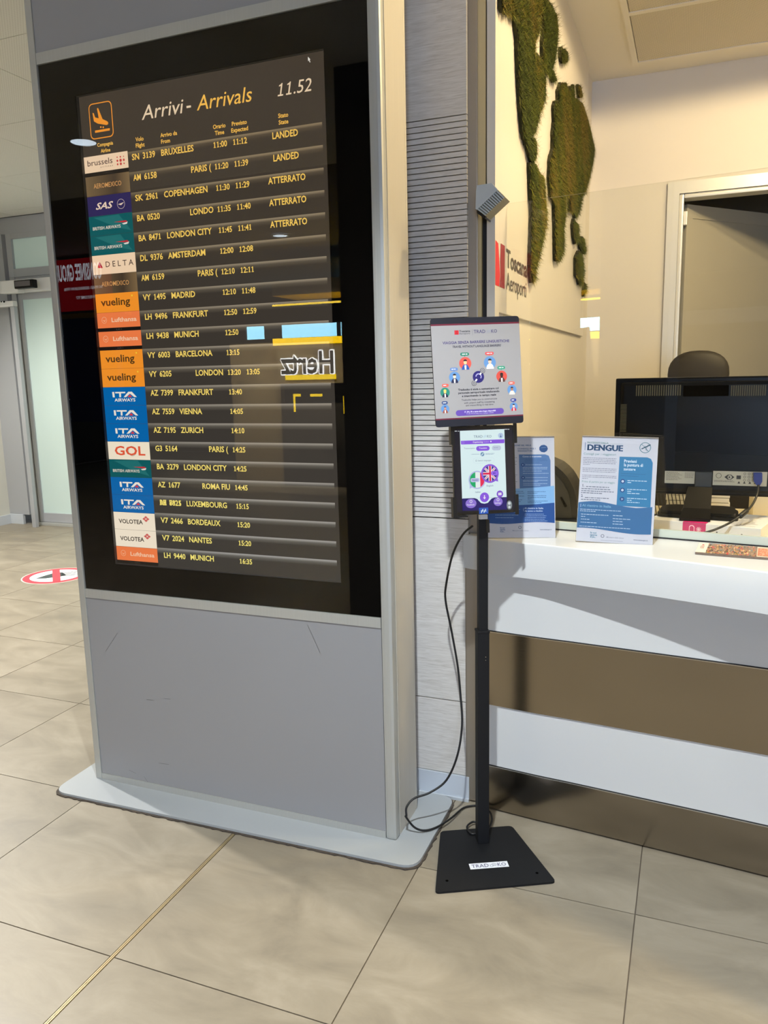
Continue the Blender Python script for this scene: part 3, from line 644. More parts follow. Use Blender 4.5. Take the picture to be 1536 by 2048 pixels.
for k, (c1, c2, dest, al, tm, ex, st) in enumerate(ROWS):
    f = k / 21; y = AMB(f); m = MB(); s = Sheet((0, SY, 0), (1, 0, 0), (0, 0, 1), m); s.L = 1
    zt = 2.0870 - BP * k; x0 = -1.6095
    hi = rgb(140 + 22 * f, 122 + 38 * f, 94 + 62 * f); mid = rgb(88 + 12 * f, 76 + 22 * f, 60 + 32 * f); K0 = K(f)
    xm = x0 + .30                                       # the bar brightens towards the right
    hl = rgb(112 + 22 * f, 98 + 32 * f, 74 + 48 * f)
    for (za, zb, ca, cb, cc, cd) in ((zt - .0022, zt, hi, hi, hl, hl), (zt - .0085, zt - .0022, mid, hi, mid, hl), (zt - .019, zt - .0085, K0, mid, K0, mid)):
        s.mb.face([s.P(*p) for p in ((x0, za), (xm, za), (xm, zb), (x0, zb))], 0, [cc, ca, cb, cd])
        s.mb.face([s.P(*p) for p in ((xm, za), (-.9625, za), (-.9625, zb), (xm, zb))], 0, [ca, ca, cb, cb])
    zb = 2.0705 - TP * k - CAP / 2; dx = .010 * f; s.L = 3
    if k == 18:
        s.text('DM', -1.594 + dx, zb, CAP, y, w=.026, bold=1); s.text('AZ', -1.594 + dx, zb, CAP, y, w=.026, bold=1); s.text('8825', -1.557 + dx, zb, CAP, y, w=.047, bold=1); s.text('7621', -1.557 + dx, zb, CAP, y, w=.047, bold=1)
    else:
        s.text(c1, -1.595 + dx, zb, CAP, y, w=.028, bold=1); s.text(c2, -1.556 + dx, zb, CAP, y, w=.046, bold=1)
    if al == 'l': s.text(dest, -1.490 + dx * .8, zb, CAP, y, bold=1, xs=XS)
    else: s.text(dest, -1.320 + .004 * f, zb, CAP, y, bold=1, xs=XS * .98, align='r')
    s.text(tm, -1.309 + dx, zb, CAP * .92, y, w=.047, bold=1)
    if ex: s.text(ex, -1.2435 + dx, zb, CAP * .92, y, w=.047, bold=1)
    if st: s.text(st, -1.076, zb, CAP, y, align='c', bold=1, xs=XS * .9)
    m.build('flight_row', M['screen'], screen)
    # airline tile
    m = MB(); s = Sheet((0, SY, 0), (1, 0, 0), (0, 0, 1), m); s.L = 1
    X0, X1 = -1.7765, -1.6100; zt = 2.0905 - LP * k; zb = zt - LP + .0006; kind = LOGO[k]; cx, cz = (X0 + X1) / 2, (zt + zb) / 2
    short = kind in ('lh', 'brussels'); 
    if kind == 'lh' or kind == 'brussels': zb = zt - .0470; cz = (zt + zb) / 2; s.rect(X0, zt - LP, X1, zb, rgb(28, 22, 18)); s.text('* . * * . *', cx, zt - LP + .003, .004, rgb(150, 130, 110), align='c')
    s.L = 2
    if kind == 'brussels':
        s.rect(X0, zb, X1, zt, rgb(246, 214, 178)); s.L = 3
        s.text('brussels', X0 + .012, cz - .004, .0165, rgb(70, 44, 48), w=.098); s.text('a i r l i n e s', X0 + .062, cz - .013, .0045, rgb(70, 44, 48), w=.048)
        for i in range(3):
            for j in range(3): s.disc(X0 + .127 + i * .012, cz + .010 - j * .010, (.0022, .0034, .0030, .0026, .0046, .0040, .0018, .0036, .0024)[i * 3 + j], rgb(206, 60, 62), n=10)
    elif kind == 'am':
        s.gradh(X0, zb, X1 - .055, zt, rgb(118, 96, 66), rgb(70, 56, 42)); s.gradh(X1 - .055, zb, X1, zt, rgb(70, 56, 42), rgb(128, 104, 72)); s.L = 3
        s.text('AEROMEXICO', cx, cz - .007, .0135, rgb(222, 160, 94), w=.106, align='c')
    elif kind == 'sas':
        s.rect(X0, zb, X1, zt, rgb(50, 42, 90)); s.L = 3; s.text('SAS', X0 + .030, cz - .010, .0185, rgb(240, 214, 190), w=.062, bold=1, ital=.35)
        s.ring(X0 + .128, cz - .002, .0145, .0012, rgb(210, 190, 180)); s.poly([(X0 + .116, cz - .002), (X0 + .140, cz + .002), (X0 + .128, cz - .006)], rgb(230, 205, 185))
    elif kind == 'ba':
        s.rect(X0, zb, X1, zt, rgb(12, 92, 96)); s.L = 3; s.poly([(X0, zt), (X1 - .050, zt), (X1 - .004, zb), (X1, zb), (X1, zt)], rgb(24, 108, 108)) if 0 else None
        s.poly([(X0 + .020, zt - .004), (X1 - .050, zt - .002), (X1 - .008, zb + .006), (X1 - .060, zb + .018)], rgb(34, 112, 112)); s.L = 4
        s.text('BRITISH AIRWAYS', X0 + .013, cz - .012, .0090, rgb(226, 214, 196), w=.108, bold=1)
        s.poly([(X0 + .096, cz + .006), (X0 + .142, cz + .0075), (X0 + .148, cz + .003), (X0 + .130, cz + .0025)], rgb(206, 44, 54)); s.poly([(X0 + .126, cz - .001), (X0 + .148, cz + .003), (X0 + .145, cz - .003), (X0 + .132, cz - .004)], rgb(236, 226, 214))
    elif kind == 'delta':
        s.rect(X0, zb, X1, zt, rgb(248, 216, 180)); s.L = 3; s.text('D E L T A', X0 + .050, cz - .008, .0165, rgb(60, 44, 44), w=.108)
        s.poly([(X0 + .020, cz - .008), (X0 + .038, cz - .010), (X0 + .026, cz + .010)], rgb(206, 40, 50)); s.poly([(X0 + .024, cz + .001), (X0 + .040, cz - .010), (X0 + .030, cz + .008)], rgb(160, 30, 44))
    elif kind == 'vy':
        s.rect(X0, zb, X1, zt, rgb(252, 152, 44)); s.L = 3; s.text('vueling', X0 + .022, cz - .008, .0215, rgb(92, 62, 26), w=.112, bold=1); s.disc(X0 + .143, cz + .018, .0028, rgb(255, 210, 60), n=10)
    elif kind == 'lh':
        s.rect(X0, zb, X1, zt, rgb(246, 128, 72)); s.L = 3; s.text('Lufthansa', X0 + .056, cz - .006, .0128, rgb(252, 206, 170), w=.098, bold=1)
        s.ring(X0 + .028, cz + .001, .0100, .0011, rgb(252, 196, 156)); s.poly([(X0 + .020, cz + .003), (X0 + .029, cz - .004), (X0 + .036, cz + .005), (X0 + .029, cz - .001)], rgb(252, 196, 156))
    elif kind == 'ita':
        s.rect(X0, zb, X1, zt, rgb(4, 104, 176)); s.L = 3; wv = rgb(246, 236, 220)
        a = X0 + .036; t0, b0 = cz + .014, cz - .003
        s.poly([(a, t0), (a + .008, t0), (a + .009, b0), (a + .001, b0)], wv); s.poly([(a + .012, t0), (a + .052, t0), (a + .052, t0 - .0045), (a + .012, t0 - .0045)], wv)
        s.poly([(a + .028, t0), (a + .035, t0), (a + .034, b0), (a + .027, b0)], wv)
        s.poly([(a + .044, b0), (a + .064, t0), (a + .078, t0), (a + .096, b0), (a + .086, b0), (a + .070, t0 - .006), (a + .054, b0)], wv)
        s.poly([(a + .060, b0), (a + .069, b0 + .008), (a + .077, b0)], rgb(224, 60, 64)); s.text('AIRWAYS', a + .008, cz - .0165, .0095, wv, w=.082, bold=1)
    elif kind == 'gol':
        s.rect(X0, zb, X1, zt, rgb(250, 236, 210)); s.L = 3; s.text('GOL', X0 + .026, cz - .014, .028, rgb(232, 92, 60), w=.122, bold=1); s.ring(X0 + .097, cz - .001, .0165, .0030, rgb(196, 186, 164))
    elif kind == 'volo':
        s.rect(X0, zb, X1, zt, rgb(250, 236, 212)); s.L = 3; s.text('VOLOTEA', X0 + .021, cz - .008, .0135, rgb(66, 58, 52), w=.096, bold=1)
        for ax, az in ((0, .006), (-.007, 0), (.007, 0), (0, -.006)): s.poly([(X0 + .131 + ax - .007, cz + .010 + az * .9), (X0 + .131 + ax, cz + .0145 + az * .9), (X0 + .131 + ax + .007, cz + .010 + az * .9), (X0 + .131 + ax, cz + .0055 + az * .9)], rgb(214, 92, 90)) if ax or az else None
        s.poly([(X0 + .1275, cz + .010), (X0 + .131, cz + .0123), (X0 + .1345, cz + .010), (X0 + .131, cz + .0077)], rgb(250, 236, 212))
    m.build('airline_logo', M['screen'], screen)

# ================================================================== the reception counter
CT = .913; CB = .806; KS = (CAMH - CT) / (CAMH - .905)
body = [(-.603, 2.352), (-.602, 2.330), (-.598, 2.314), (-.585, 2.306), (-.559, 2.3015), (-.404, 2.283), (-.300, 2.274), (-.083, 2.252), (.078, 2.236), (.255, 2.217), (.60, 2.178), (1.2, 2.10), (2.2, 1.95), (3.2, 1.78)]
front = [(x, y) for x, y, *_ in [(-.656, 2.3185), (-.653, 2.311), (-.642, 2.306), (-.620, 2.302), (-.585, 2.297), (-.545, 2.290), (-.374, 2.258), (-.156, 2.203), (.037, 2.148), (.193, 2.098), (.60, 1.955), (1.2, 1.72), (2.2, 1.32)]]
front = front[:5] + [(x * KS, y * KS) for x, y in front[5:]]
front[4] = (-.585, 2.285); front[3] = (-.620, 2.296)
cnt = thing('reception_counter', 'curved reception counter with white top and alternating white and brushed steel bands', 'counter', (.3, 2.35, 0))
def smooth2(pts, n=6): return [(p.x, p.y) for p in spline([(x, y, 0) for x, y in pts], n)]
sb = smooth2(body); sf = smooth2(front)
def band(z0, z1, off, name, mat, bev=True):
    """a curved strip following the body line, standing proud of it by off"""
    m = MB(); P = [Vector((x, y)) for x, y in sb]; out = []
    for i, p in enumerate(P):
        t = (P[min(i + 1, len(P) - 1)] - P[max(i - 1, 0)]).normalized(); out.append(p + Vector((t.y, -t.x)) * off)
    n = len(P); vs = []
    for q in out: vs += [(q.x, q.y, z0), (q.x, q.y, z1)]
    m.mesh(vs, [(2 * i, 2 * i + 2, 2 * i + 3, 2 * i + 1) for i in range(n - 1)], 0, None, True)
    vs = []
    for p, q in zip(P, out): vs += [(q.x, q.y, z1), (p.x, p.y + .012, z1), (q.x, q.y, z0), (p.x, p.y + .012, z0)]
    m.mesh(vs, [(4 * i, 4 * i + 4, 4 * i + 5, 4 * i + 1) for i in range(n - 1)] + [(4 * i + 2, 4 * i + 3, 4 * i + 7, 4 * i + 6) for i in range(n - 1)], 0)
    return m.build(name, mat, cnt)
m = MB(); bb = [(x, y + .010) for x, y in sb]; m.prism(bb + [(3.2, 2.30), (2.2, 2.10), (-.570, 2.52), (-.570, 2.395), (-.603, 2.39)], .004, CB - .001); m.build('carcass', M['counter'], cnt)
band(.612, CB, .004, 'white_band', M['counter']); band(.3675, .600, .004, 'white_band', M['counter']) if 0 else None
band(.3650, .6075, .0085, 'steel_band', M['steel']); band(.6078, .6100, .0100, 'band_edge', M['edge']); band(.6101, .6122, .0050, 'shadow_gap', M['groove'])
band(.1565, .3630, .004, 'white_band', M['counter'])
band(.0060, .1525, .0085, 'steel_band', M['steel']); band(.1528, .1550, .0100, 'band_edge', M['edge']); band(.1551, .1570, .0050, 'shadow_gap', M['groove'])
m = MB(); m.prism([(x, y + .02) for x, y in sb] + [(3.2, 2.28), (2.2, 2.09), (-.568, 2.50), (-.568, 2.40), (-.600, 2.39)], 0.0001, .006); m.build('plinth', M['groove'], cnt)
m = MB(); N = len(sf); back = [(3.2, 2.40 - .48), (3.2, 2.10)]
prof = [(0.0, CB), (0.0, CT - .004), (.0012, CT - .0012), (.004, CT)]
P = [Vector(p) for p in sf]; nr = []
for i, p in enumerate(P):
    t_ = (P[min(i + 1, N - 1)] - P[max(i - 1, 0)]).normalized(); nr.append(Vector((-t_.y, t_.x)))
vs = [(p.x + n_.x * a, p.y + n_.y * a, z) for p, n_ in zip(P, nr) for a, z in prof]
m.mesh(vs, [(4 * i + j, 4 * i + 4 + j, 4 * i + 5 + j, 4 * i + j + 1) for i in range(N - 1) for j in range(3)], 0, None, True)
top = [(p.x + n_.x * .004, p.y + n_.y * .004) for p, n_ in zip(P, nr)]
bk = [(2.2, 2.10), (-.556, 2.530), (-.556, 2.396), (-.636, 2.396), (-.636, 2.3195)]
m.face([(x, y, CT) for x, y in top + bk]); m.face([(p.x, p.y, CB) for p in reversed(P)] and [(x, y, CB) for x, y in reversed([(p.x, p.y) for p in P] + bk)])
for a, b in zip([top[-1]] + bk, bk + [top[0]]): m.face([(a[0], a[1], CB), (b[0], b[1], CB), (b[0], b[1], CT), (a[0], a[1], CT)])
m.build('worktop', M['counter'], cnt)

# glass screen on the counter, standing in an aluminium channel
ga, gb = Vector((-.569, 2.498, 0)), Vector((.9, 2.498 - .1556 * 1.469, 0)); gd = (gb - ga).normalized(); gn = Vector((gd.y, -gd.x, 0))
def along(p0, p1, off, th, z0, z1, mb, mat=0, bev=0):
    d = (p1 - p0); c = (p0 + p1) / 2 + gn * off; mb.obox(c.x, c.y, (z0 + z1) / 2, d.length, th, z1 - z0, math.atan2(d.y, d.x), mat, bev)
gs = thing('glass_screen', 'frameless clear glass screen standing in a channel on the counter', 'glass screen', ((ga.x + gb.x) / 2, (ga.y + gb.y) / 2, CT))
m = MB(); along(ga, gb, 0, .008, CT + .004, 1.924, m); m.build('glass_pane', M['glass'], gs)
m = MB(); along(ga, gb, .005, .016, CT, CT + .027, m, 0, .003); m.build('channel', plain('satin_channel', rgb(206, 212, 198), .3, .2), gs)
m = MB(); along(ga, gb, .0145, .003, CT + .0002, CT + .004, m); m.build('channel_gasket', M['groove'], gs)

# wall lamp / detector on the steel upright
sg = thing('wall_detector', 'pale grey ribbed box detector tilted on the steel upright', 'detector', (-.592, 2.28, 1.85))
A = lambda x, y, Y: at(x, y, 1, Y)
def pr(pts, Y0, Y1, Yref=2.275): return [(A(x, y, Yref)[0], A(x, y, Yref)[2]) for x, y in pts]
m = MB(); m.prism(pr([(956.5, 386), (958.5, 374.5), (987.5, 370), (999.5, 383.5), (958.5, 422.5), (955.5, 421)], 0, 0), 2.250, 2.325, axis=1); m.build('housing', M['sensor'], sg)
m = MB(); m.prism(pr([(999.5, 383.5), (1013, 397), (973.5, 434), (958.5, 422.5)], 0, 0), 2.258, 2.320, axis=1); m.build('grille', M['sensor_rib'], sg)
for k in range(11):
    t0, t1 = (k + .12) / 11, (k + .62) / 11
    L0 = lambda t: (958.5 + 41 * t, 422.5 - 39 * t); L1 = lambda t: (973.5 + 39.5 * t, 434 - 37 * t)
    m = MB(); m.prism(pr([L0(t0), L0(t1), L1(t1), L1(t0)], 0, 0), 2.252, 2.2585, axis=1); m.build('rib', M['sensor'], sg)
m = MB(); m.prism(pr([(955, 378), (957.5, 378), (957.5, 424), (972, 434), (971, 438), (955, 427)], 0, 0), 2.27, 2.334, axis=1); m.build('bracket', M['blackplastic'], sg)

# company lettering on the white wall panel
m = MB(); s = Sheet((-.5595, 0, 0), (0, 1, 0), (0, 0, 1), m); s.L = 1
RD, RD2, DK = rgb(206, 40, 52), rgb(150, 30, 40), rgb(70, 66, 60)
s.poly([(2.344, 1.667), (2.380, 1.667), (2.392, 1.667), (2.404, 1.70), (2.380, 1.79), (2.344, 1.795)], RD)
s.poly([(2.398, 1.667), (2.467, 1.667), (2.467, 1.795), (2.412, 1.795), (2.405, 1.74), (2.410, 1.70)], RD2)
s.text('Toscana', 2.488, 1.737, .052, DK, w=.325, bold=1); s.text('Aeroporti', 2.490, 1.668, .052, DK, w=.318)
o = m.build('wall_lettering', M['print']); tag(o, 'red emblem with dark company lettering on the white booth wall', 'sign')

# ------------------------------------------------------------------ moss map on the booth wall
PLX = -.546
def moss(crop, label, name='moss_patch', dens=80000, x0=940, y0=0, sc_=.3027):
    poly = []
    for X, Y in crop:
        p = at(x0 + X * sc_, y0 + Y * sc_, 0, -.554); poly.append((p[1], p[2]))
    rnd = random.Random(len(crop) * 7 + int(crop[0][0]))
    fine = []
    for i, p in enumerate(poly):
        q = poly[(i + 1) % len(poly)]; k = max(1, int(math.dist(p, q) / .012))
        for j in range(k): fine.append((p[0] + (q[0] - p[0]) * j / k + rnd.uniform(-.004, .004), p[1] + (q[1] - p[1]) * j / k + rnd.uniform(-.004, .004)))
    fine = [(y, min(z, 2.93)) for y, z in fine]
    cy = sum(p[0] for p in fine) / len(fine); zmin = min(p[1] for p in fine)
    th = thing(name, label, 'moss', (-.555, cy, zmin), 'moss map patches')
    mb = MB(); mb.prism(fine, -.5595, PLX - .002, axis=0); mb.build('backing', M['mossbase'], th)
    ys = [p[0] for p in fine]; zs = [p[1] for p in fine]; ya, yb, za, zb = min(ys), max(ys), min(zs), max(zs)
    def inside(y, z):
        c = False; n = len(poly); j = n - 1
        for i in range(n):
            a, b = poly[i], poly[j]
            if (a[1] > z) != (b[1] > z) and y < (b[0] - a[0]) * (z - a[1]) / (b[1] - a[1]) + a[0]: c = not c
            j = i
        return c
    t = MB(); n = int((yb - ya) * (zb - za) * dens); pal = [rgb(98, 112, 24), rgb(122, 134, 30), rgb(146, 142, 42), rgb(172, 144, 40), rgb(78, 92, 20), rgb(186, 164, 90), rgb(116, 88, 32)]
    for _ in range(n):
        y, z = rnd.uniform(ya, yb), rnd.uniform(za, zb)
        if not inside(y, z) or z > 2.925: continue
        cl = .25 + 1.1 * math.sin(y * 7 + 1.3) * math.cos(z * 6.1 + y * 3) + .4 * math.sin(y * 31 + z * 23) + rnd.gauss(0, .6)
        c = pal[0 if cl < -.6 else 4 if cl < -.2 else 1 if cl < .45 else 2 if cl < 1.0 else 3 if cl < 1.5 else 5 if cl < 1.9 else 6]
        L = rnd.uniform(.012, .038); dy, dz = rnd.gauss(0, .40), rnd.uniform(-1.1, .25); dx = rnd.uniform(.12, .75); k = L / math.sqrt(dy * dy + dz * dz + dx * dx)
        w = rnd.uniform(.0016, .0044); x = PLX - .004; v = rnd.uniform(.15, 1.05); c = (c[0] * v, c[1] * v, c[2] * v, 1)
        tip = (x + dx * k * .85, y + dy * k, min(z + dz * k, 2.932))
        t.face([(x, y - w, z), (x, y + w, z + w * .5), tip], 0, c)
    t.build('tufts', M['moss'], th, kind='stuff')
moss([(195, -70), (195, 60), (222, 92), (250, 95), (285, 115), (303, 250), (308, 450), (320, 680), (338, 880), (365, 965), (395, 900), (425, 870), (450, 760), (488, 660), (492, 520), (470, 440), (455, 370), (412, 345), (412, 430), (425, 270), (455, 200), (455, 140), (460, 60), (465, -70)], 'largest moss patch on the wall, running down from the top edge of the photo')
moss([(467, -70), (468, 60), (478, 150), (470, 300), (472, 420), (495, 490), (520, 495), (545, 430), (562, 350), (575, 200), (565, 100), (530, 30), (500, 0), (490, -70)], 'pointed moss lobe hanging right of the largest patch')
moss([(368, 965), (400, 905), (425, 920), (432, 980), (428, 1040), (410, 1075), (395, 1065), (380, 1010)], 'small narrow golden moss link under the largest patch')
moss([(385, 1075), (425, 1080), (450, 1140), (480, 1170), (490, 1290), (498, 1400), (495, 1490), (470, 1600), (440, 1720), (420, 1800), (425, 1840), (400, 1870), (388, 1800), (390, 1650), (400, 1400), (392, 1280), (388, 1180)], 'long drop-shaped moss patch beside the company lettering')
moss([(590, 310), (620, 325), (640, 355), (640, 400), (620, 420), (600, 410), (590, 370)], 'small oval moss patch high up, alone near the ceiling edge')
moss([(525, 460), (545, 465), (565, 530), (550, 545), (530, 520)], 'tiny dark moss tuft under the pointed lobe')
moss([(572, 600), (590, 550), (630, 545), (645, 640), (650, 570), (680, 560), (685, 650), (705, 655), (740, 690), (770, 780), (795, 880), (818, 980), (805, 1080), (780, 1180), (755, 1270), (735, 1290), (715, 1400), (690, 1440), (675, 1390), (650, 1400), (650, 1290), (628, 1290), (628, 1400), (612, 1500), (612, 1650), (575, 1725), (555, 1715), (552, 1500), (548, 1330), (525, 1290), (515, 1170), (520, 1050), (540, 980), (540, 870), (548, 800), (545, 700), (555, 660), (575, 660)], 'broad moss patch with a long tail nearest the room corner')
moss([(703, 558), (725, 570), (738, 640), (725, 650), (710, 620)], 'narrow upright moss strip at the top of the broad patch')
moss([(680, 1440), (690, 1465), (712, 1490), (710, 1560), (690, 1610), (675, 1560), (670, 1480)], 'small moss patch just under the short leg of the broad patch')
moss([(712, 1560), (745, 1570), (758, 1640), (750, 1680), (730, 1650), (715, 1620)], 'small slanting moss patch near the corner above the two-lobed patch')
moss([(690, 1700), (710, 1655), (735, 1680), (745, 1780), (735, 1870), (715, 1885), (705, 1830), (690, 1820)], 'upright two-lobed moss patch low on the wall by the corner')
moss([(750, 1870), (762, 1880), (760, 1920), (745, 1955), (742, 1930)], 'tiniest and lowest moss patch on the wall')

# ------------------------------------------------------------------ tablet stand
YS = .559
def frame_at(c, yaw, tilt, roll):
    ex = Vector((math.cos(yaw), math.sin(yaw), 0)); n = Vector((math.sin(yaw) * math.cos(tilt), -math.cos(yaw) * math.cos(tilt), math.sin(tilt)))
    up = n.cross(ex); a = math.cos(roll) * ex + math.sin(roll) * up; b = -math.sin(roll) * ex + math.cos(roll) * up
    return Vector(c), a, b, n
st = thing('tablet_stand', 'black floor stand with a square telescopic pole and flat steel foot', 'stand', (-.53, 2.08, 0))
foot = rounded([(-.601, 1.829), (-.297, 1.987), (-.472, 2.215), (-.674, 2.112)], [.014, .014, .014, .014])
m = MB(); m.prism(foot, .0005, .0065); m.build('foot_plate', M['blackmetal'], st)
px_, py_ = -.5395, 2.108
for hx_, hy_ in ((894, 1761.5), (1074, 1746)):
    p = at(hx_, hy_, 2, .0065); m = MB(); m.cyl(p[0], p[1], .0062, .0068, .0042, 14); m.build('screw_hole', M['black'], st)
m = MB(); m.obox(px_, py_, .34, .0345, .0345, .667, YS - .06, 0, .002); m.build('lower_pole', M['blackmetal'], st)
m = MB(); m.obox(px_ + .001, py_, .86, .0265, .0265, .46, YS - .06, 0, .002); m.build('upper_pole', M['blackmetal'], st)
m = MB(); m.obox(px_, py_, .6745, .037, .037, .007, YS - .06, 0, .002); m.build('pole_collar', M['blackmetal'], st)
ya = YS - .06; fx = Vector((math.cos(ya), math.sin(ya), 0)); fn = Vector((math.sin(ya), -math.cos(ya), 0))
for dz in (.600, .594, .590):
    m = MB(); c = Vector((px_, py_, dz)) + fn * .0174 + fx * .006; m.obox(c.x, c.y, c.z, .002, .001, .002, ya); m.build('rivet', M['chrome'], st) if dz != .594 else None
# sticker on the foot
c4 = [at(x, y, 2, .0068) for x, y in ((938, 1727.6), (1014.5, 1721.8), (1018.5, 1733.2), (941, 1739))]
ex = Vector(c4[1] - c4[0]); ex.z = 0; w = ex.length; ex.normalize(); ey = Vector((-ex.y, ex.x, 0)); hgt = abs((Vector(c4[3] - c4[0])).dot(ey))
m = MB(); s = Sheet((c4[3][0], c4[3][1], .0067), ex, ey, m, 0, .0001); WH = rgb(236, 238, 242); NV = rgb(66, 62, 108); GY = rgb(150, 152, 168)
def tradooko(s, x, y, w, cap, col=NV, g=GY):
    s.text('TRAD', x, y, cap, col, w=w * .50); s.ring(x + w * .575, y + cap * .32, cap * .36, cap * .10, g, n=16); s.ring(x + w * .655, y + cap * .62, cap * .46, cap * .10, g, n=16)
    s.ring(x + w * .655, y + cap * .62, cap * .20, cap * .08, g, n=12); s.text('KO', x + w * .735, y, cap, col, w=w * .265)
s.rect(0, 0, w, hgt, WH); s.L = 1; tradooko(s, w * .05, hgt * .22, w * .90, hgt * .56)
m.build('foot_sticker', M['print'], st).__setitem__('label', 'white sticker with dark violet lettering')

# display board above the tablet
c0, a0, b0, n0 = frame_at((-.538, 2.055, 1.415), .559, .1, .019); BW, BH = .245, .286
brd = thing('sign_board', 'light grey information board with dark rounded ends above the tablet', 'sign board', tuple(c0 - b0 * BH / 2))
def slab(mb, c, a, b, n, x0, x1, y0, y1, t0, t1, r=0, mat=0):
    """box in the frame (a right, b up, n towards the viewer)"""
    P = rounded([(x0, y0), (x1, y0), (x1, y1), (x0, y1)], r, 4) if r else [(x0, y0), (x1, y0), (x1, y1), (x0, y1)]
    k = len(P); vs = [c + a * p[0] + b * p[1] + n * t for t in (t0, t1) for p in P]
    mb.mesh(vs, [tuple(range(k))[::-1], tuple(range(k, 2 * k))] + [(i, (i + 1) % k, k + (i + 1) % k, k + i) for i in range(k)], mat)
m = MB(); slab(m, c0, a0, b0, n0, -BW / 2, BW / 2, -BH / 2, BH / 2, -.006, -.0005, .009); m.build('board', M['blackmetal'], brd)
CS = [(85, 125), (1370, 88), (1447, 1650), (160, 1725)]
s = Sheet(c0 - a0 * BW / 2 - b0 * BH / 2, a0, b0, MB(), 0, .00015)
def U(x, y, cs=CS, w=BW, h=BH): u, v = quv(x, y, cs); return u * w, v * h
DKN, MAR, PAP = rgb(22, 24, 36), rgb(104, 30, 50), rgb(154, 152, 152)
def outline(w, h, r, n=5):
    return rounded([(0, 0), (w, 0), (w, h), (0, h)], r, n)
s.poly(outline(BW, BH, .009), DKN); s.L = 1
vt, vb = U(90, 212)[1], U(160, 1618)[1]
s.rect(0, vb, BW, vt, MAR); s.L = 2; s.rect(0, vb + .0035, BW, vt - .0045, PAP); s.L = 3
def TX(t, xa, xb, ybase, capc, col, bold=0, ital=0, cs=CS, w=BW, h=BH, sh=s, cc=1642.0):
    """a line of lettering between two crop positions on its baseline"""
    p, q = U(xa, ybase, cs, w, h), U(xb, ybase, cs, w, h); y = (p[1] + q[1]) / 2
    sh.text(t, p[0], y, capc / cc * h, col, w=q[0] - p[0], bold=bold, ital=ital, up=1)
p = U(430, 362); q = U(488, 298); s.rect(p[0], p[1], q[0], q[1], rgb(196, 36, 48)); s.L = 4; s.rect(p[0] + (q[0] - p[0]) * .52, p[1], p[0] + (q[0] - p[0]) * .62, q[1], rgb(120, 20, 30)); s.L = 3
TX('Toscana', 498, 655, 322, 26, rgb(60, 58, 66), 1); TX('Aeroporti', 498, 655, 356, 26, rgb(80, 78, 86))
p, q = U(688, 280), U(694, 372); s.line(p[0], p[1], p[0], q[1], .0006, rgb(120, 120, 130))
p, q = U(708, 345), U(1050, 335); tradooko(s, p[0], p[1] + .0005, q[0] - p[0], .0088)
TX('VIAGGIA SENZA BARRIERE LINGUISTICHE', 258, 1230, 484, 38, rgb(78, 70, 116), 1); TX('TRAVEL WITHOUT LANGUAGE BARRIERS', 396, 1106, 542, 32, rgb(62, 60, 74), 1, .2)
TX('Tradooko ti aiuta a comunicare col', 480, 1075, 1168, 30, rgb(36, 34, 44), 1); TX('personale aeroportuale traducendo', 480, 1086, 1214, 30, rgb(36, 34, 44), 1); TX('e trascrivendo in tempo reale', 534, 1036, 1262, 30, rgb(36, 34, 44), 1)
TX('Tradooko helps you to communicate', 528, 1052, 1318, 26, rgb(56, 54, 64)); TX('with airport staff by translating', 566, 1014, 1362, 26, rgb(56, 54, 64)); TX('and transcribing in real time', 590, 996, 1400, 26, rgb(56, 54, 64))
p, q = U(445, 1508), U(1150, 1480); yc_ = (p[1] + q[1]) / 2; s.rrect(p[0], yc_ - .0078, q[0], yc_ + .0078, .0075, rgb(96, 70, 160)); s.L = 4
TX('IT, EN, FR e tante altre lingue disponibili', 570, 1030, 1492, 20, rgb(226, 220, 240), 1); TX('IT, EN, FR and many more languages available', 600, 1000, 1518, 14, rgb(210, 204, 230)); s.L = 3
av = [(584, 780, 88, (214, 84, 72), (40, 84, 160), (244, 190, 140), (40, 30, 36), (42, 128, 104), 575, 646), (943, 768, 88, (96, 140, 190), (236, 236, 236), (230, 190, 160), (40, 34, 34), (214, 84, 84), 936, 634),
      (428, 985, 80, (96, 140, 190), (30, 36, 70), (240, 200, 170), (28, 26, 34), (96, 130, 184), 420, 866), (1117, 968, 79, (206, 76, 64), (88, 56, 52), (60, 36, 32), (30, 24, 24), (50, 150, 118), 1110, 842),
      (290, 1208, 68, (36, 128, 110), (24, 34, 60), (236, 190, 110), (236, 200, 96), (214, 96, 82), 295, 1104), (1270, 1165, 68, (96, 140, 190), (232, 214, 196), (170, 120, 90), (46, 40, 60), (214, 110, 96), 1265, 1066),
      (291, 1450, 60, (96, 140, 190), (150, 80, 64), (196, 140, 110), (60, 80, 130), (44, 72, 128), 285, 1360), (1297, 1412, 60, (96, 140, 190), (196, 40, 60), (240, 200, 180), (30, 26, 40), (48, 64, 140), 1292, 1316)]
